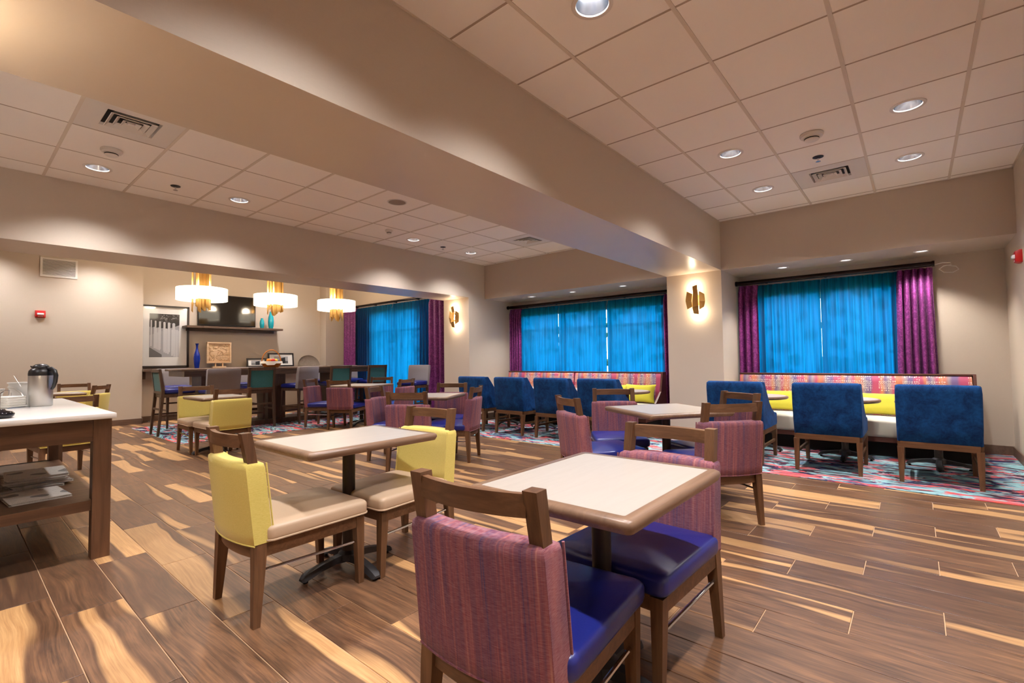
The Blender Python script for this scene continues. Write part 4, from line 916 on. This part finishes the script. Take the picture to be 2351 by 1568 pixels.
o = lin.build('napkin_liner', M['paper'], t_, smooth=40)
for (dx, dy, r_, m, lab) in ((-.07,-.05,.04,'orange','orange on the basket side nearer the framed picture'),(.0,-.07,.038,'apple','red apple at the front of the basket'),(.07,-.02,.036,'yel','yellow fruit at the side of the basket toward the window'),(-.02,.05,.04,'orange','orange at the back of the basket')):
    o = MB().lathe([(.001,-r_*.92),(r_*.5,-r_*.85),(r_*.9,-r_*.45),(r_,0),(r_*.88,r_*.5),(r_*.45,r_*.86),(r_*.12,r_*.84),(.001,r_*.78)], n=18).build('fruit', M[m], smooth=70); o.location = (BK[0]+dx, BK[1]+dy, BK[2]+.115+r_*.4); tag(o, lab, 'fruit', 'fruit in the basket')

# ------------------------------------------------------------------ coffee counter with its things
CT = .855
t_ = thing('coffee_counter', 'dark oak serving counter with white quartz top', 'counter', (0,0,0))
CX0, CX1, CY0, CY1 = -1.35, .67, 3.665, 5.72
MB().bbox(CX0,CX1,CY0,CY1,CT-.032,CT,.004,2).build('counter_top', M['white'], t_, smooth=30)
LG = .085
for x in (CX0+.03, CX1-.095): 
    for y in (CY0+.07, CY1-.15): MB().box(x,x+LG,y,y+LG,0,CT-.032).build('leg', M['ctrwood'], t_, smooth=0)
for y in (CY0+.075, CY1-.145): MB().box(CX0+.03+LG,CX1-.095,y,y+.06,CT-.165,CT-.032).build('apron', M['ctrwoodx'], t_, smooth=0)
for x in (CX0+.04, CX1-.09): MB().box(x,x+.06,CY0+.07+LG,CY1-.15,CT-.165,CT-.032).build('apron', M['ctrwoodx'], t_, smooth=0)
MB().box(CX0+.05,CX1-.03,CY0+.13,CY1-.09,.325,.345).build('lower_shelf', M['ctrwoodx'], t_, smooth=0)
for y in (CY0+.085, CY1-.13): MB().box(CX0+.03+LG,CX1-.095,y,y+.05,.285,.345).build('shelf_rail', M['ctrwoodx'], t_, smooth=0)
# steel carafe
def carafe(x, y, label, rz=0):
    t_ = thing('coffee_carafe', label, 'carafe', (x, y, CT), rz)
    MB().lathe([(.001,.0),(.062,.0),(.066,.006),(.066,.218),(.064,.224)], n=32).build('body', M['steel'], t_, smooth=40)
    MB().lathe([(.0665,.216),(.067,.230),(.064,.25),(.052,.266),(.045,.270)], n=32).build('collar', M['black'], t_, smooth=50)
    MB().lathe([(.046,.262),(.047,.272),(.044,.284),(.030,.296),(.001,.300)], n=28).build('lid', M['black'], t_, smooth=50)
    MB().loft([[(-.04,-.018,.262),(-.04,.018,.262),(-.04,.014,.282),(-.04,-.014,.282)], [(-.062,-.010,.274),(-.062,.010,.274),(-.060,.007,.284),(-.060,-.007,.284)], [(-.075,-.004,.283),(-.075,.004,.283),(-.074,.003,.286),(-.074,-.003,.286)]]).build('spout', M['black'], t_, smooth=40)
    MB().tube([(.045,0,.262),(.075,0,.266),(.098,0,.250),(.108,0,.215),(.104,0,.170),(.092,0,.135),(.080,0,.118)], [.012,.013,.0135,.0135,.0125,.011,.008], 10).build('handle', M['black'], t_, smooth=60)
CD = math.atan2(-_r.y*-1, _r.x)  # picture-parallel direction on the counter
CD = math.atan2(_r.y, _r.x)
carafe(.445, 4.79, 'brushed steel coffee carafe with black lid and handle', CD)
t_ = thing('utensil_bin', 'clear white plastic bin behind the steel carafe', 'bin', (.425,5.10,CT), CD)
MB().loft([rring(.105,.06,.015,0,3), rring(.115,.068,.015,.155,3), rring(.121,.074,.018,.158,3), rring(.121,.074,.018,.166,3), rring(.110,.062,.012,.166,3), rring(.100,.055,.012,.01,3)], True, True).build('bin_body', M['whitep'], t_, smooth=40)
MB().tube([(-.10,-.075,.13),(-.05,-.075,.12),(.0,-.075,.085),(.03,-.075,.03),(.035,-.075,.004)], .006, 6).build('arc_band', M['steel'], t_); MB().tube([(-.075,-.075,.004),(-.075,-.075,.09)], .003, 6).build('front_rod', M['chrome'], t_)
o = MB().tube([(0,0,.0),(-.055,.0,.08)], [.002,.0022], 6).build('stir_spoon', M['steel']); o.location = (.365,5.05,CT+.135); o.rotation_euler = (0,0,CD); tag(o, 'thin metal spoon handle sticking out of the white bin', 'spoon')
t_ = thing('napkin_holder', 'wire napkin holder at the picture edge on the counter', 'napkin holder', (.26,4.80,CT), CD)
MB().box(-.11,.11,-.07,.07,0,.004).build('base_plate', M['steel'], t_, smooth=0)
MB().tube([(.062,-.075,.002),(.062,-.075,.075),(.05,-.06,.105),(.02,-.0,.118),(-.03,.02,.12),(-.03,.07,.118),(-.03,.072,.003)], .0035, 8).build('wire_arm', M['chrome'], t_)
nb = 9
for k in range(nb):
    o = MB().bbox(-.10-.002*(k%3),.10-.003*(k%2),-.062,.062,0,.0078,.002,1).build('napkin', M['paper'], smooth=0); o.location = (.26, 4.80, CT+.0045+.0082*k); o.rotation_euler = (0,0,CD+.01*((k*7)%3-1)); tag(o, 'white paper napkin in the stacked pile under the wire arm', 'napkin', 'stacked paper napkins')
t_ = thing('condiment_tub', 'small white tub with pink label on the napkin pile', 'tub', (.225,4.86,CT+.0045+.0082*nb), CD)
MB().loft([rring(.030,.03,.01,0,3), rring(.036,.036,.012,.045,3), rring(.039,.039,.012,.046,3), rring(.039,.039,.012,.052,3)], True, True).build('tub_body', M['whitep'], t_, smooth=40); MB().box(-.02,.02,-.0375,-.034,.01,.038).build('label_band', M['pink'], t_, smooth=0)
t_ = thing('glossy_dish', 'glossy black dish at the picture edge on the counter', 'dish', (.195,3.86,CT), CD)
MB().lathe([(.001,0),(.050,0),(.062,.012),(.064,.024),(.055,.036),(.030,.042),(.024,.050),(.001,.052)], n=28).build('dish_body', plain('black_gloss', sRGB(20,20,26), .06), t_, smooth=60)
t_ = thing('tap_lever', 'grey dispenser spout at the upper counter edge', 'dispenser', (.17,4.98,CT), CD)
MB().lathe([(.04,0),(.045,.01),(.042,.16),(.03,.19),(.001,.195)], n=20, cap0=True).build('dispenser_body', M['steel'], t_, smooth=40); MB().loft([[(.0,-.02,.20),(.035,-.02,.235),(.035,.02,.235),(.0,.02,.20)], [(.03,-.016,.165),(.062,-.016,.185),(.062,.016,.185),(.03,.016,.165)]]).build('spout', M['steel'], t_, smooth=0)
# newspapers on the lower shelf
def paper(x, y, z, rz, lx, ly, th, label):
    b = MB(); ring = []
    for k in range(5):
        i = .004*((k*3)%4); b.bbox(-lx/2+i, lx/2-.003*((k*5)%3), -ly/2+.002*((k*7)%4), ly/2-i*.6, th*k/5, th*(k+1)/5-.0004, .0006, 1)
    o = b.build('newspaper', M['news'], smooth=0); o.location = (x, y, z); o.rotation_euler = (0,0,rz); tag(o, label, 'newspaper', 'newspapers on the counter shelf'); o['kind'] = 'thing'
names = ['bottom newspaper of the tall stack on the counter shelf','second newspaper from the bottom of the tall shelf stack','middle newspaper of the tall shelf stack','newspaper just under the top of the tall shelf stack','top newspaper of the tall shelf stack with a large dark photograph']
z = .345
for k, nm in enumerate(names): paper(.40+.012*((k*5)%3-1), 4.56+.014*((k*7)%3-1), z, CD+.9+.05*((k*3)%4-1.5), .30, .36, .015, nm); z += .0155
paper(.37, 4.12, .345, CD+.95, .27, .34, .016, 'single newspaper lying flat in front of the tall shelf stack')

# ------------------------------------------------------------------ wall fixtures
t_ = thing('wall_vent', 'white louvred return grille high on the wall above the red strobe', 'air vent', (1.26,YA,2.84)); gw, gh = .24, .165
for (a,b_,c,d) in ((-gw,-gw+.03,-gh,gh),(gw-.03,gw,-gh,gh),(-gw+.03,gw-.03,-gh,-gh+.03),(-gw+.03,gw-.03,gh-.03,gh)): MB().box(a,b_,-.014,0,c,d).build('frame_bar', M['trimw'], t_, smooth=0)
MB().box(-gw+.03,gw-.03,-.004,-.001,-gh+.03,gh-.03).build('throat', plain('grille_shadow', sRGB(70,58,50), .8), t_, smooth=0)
for k in range(13):
    zz = -gh+.042+k*(2*gh-.084)/12; MB().prism([(-.016,zz-.004),(-.002,zz+.009),(-.002,zz+.005),(-.015,zz-.009)], 'x', -gw+.03, gw-.03).build('louvre', M['trimw'], t_, smooth=0)
def strobe(loc, rz, label):
    t_ = thing('fire_strobe', label, 'fire alarm', loc, rz, 'red fire alarm strobes')
    MB().loft([rring(.066,.062,.008,0,2), rring(.066,.062,.008,.02,2), rring(.058,.05,.012,.045,2), rring(.054,.046,.012,.048,2)], True, True).build('housing', M['red'], t_, smooth=30)
    MB().loft([rring(.045,.020,.008,.044,2), rring(.040,.016,.008,.066,2), rring(.030,.008,.004,.070,2)], True, True).build('strobe_lens', M['clear'], t_, smooth=30)
    b = MB()
    for k in range(4): x = -.030+.0165*k; b.box(x, x+.003, -.046, -.032, .0475, .0495); b.box(x+.003, x+.009, -.046, -.043, .0475, .0495); b.box(x+.003, x+.009, -.035, -.032, .0475, .0495)
    b.build('lettering', M['whitep'], t_, smooth=0)
    return t_
o = strobe((1.035,YA,2.02), 0, 'red fire alarm strobe on the wall below the vent'); o.rotation_euler = (PI/2,0,0)
o = strobe((6.60,YR,2.06), 0, 'red fire alarm strobe cut by the picture edge beside the window bay'); o.rotation_euler = (PI/2,0,PI)
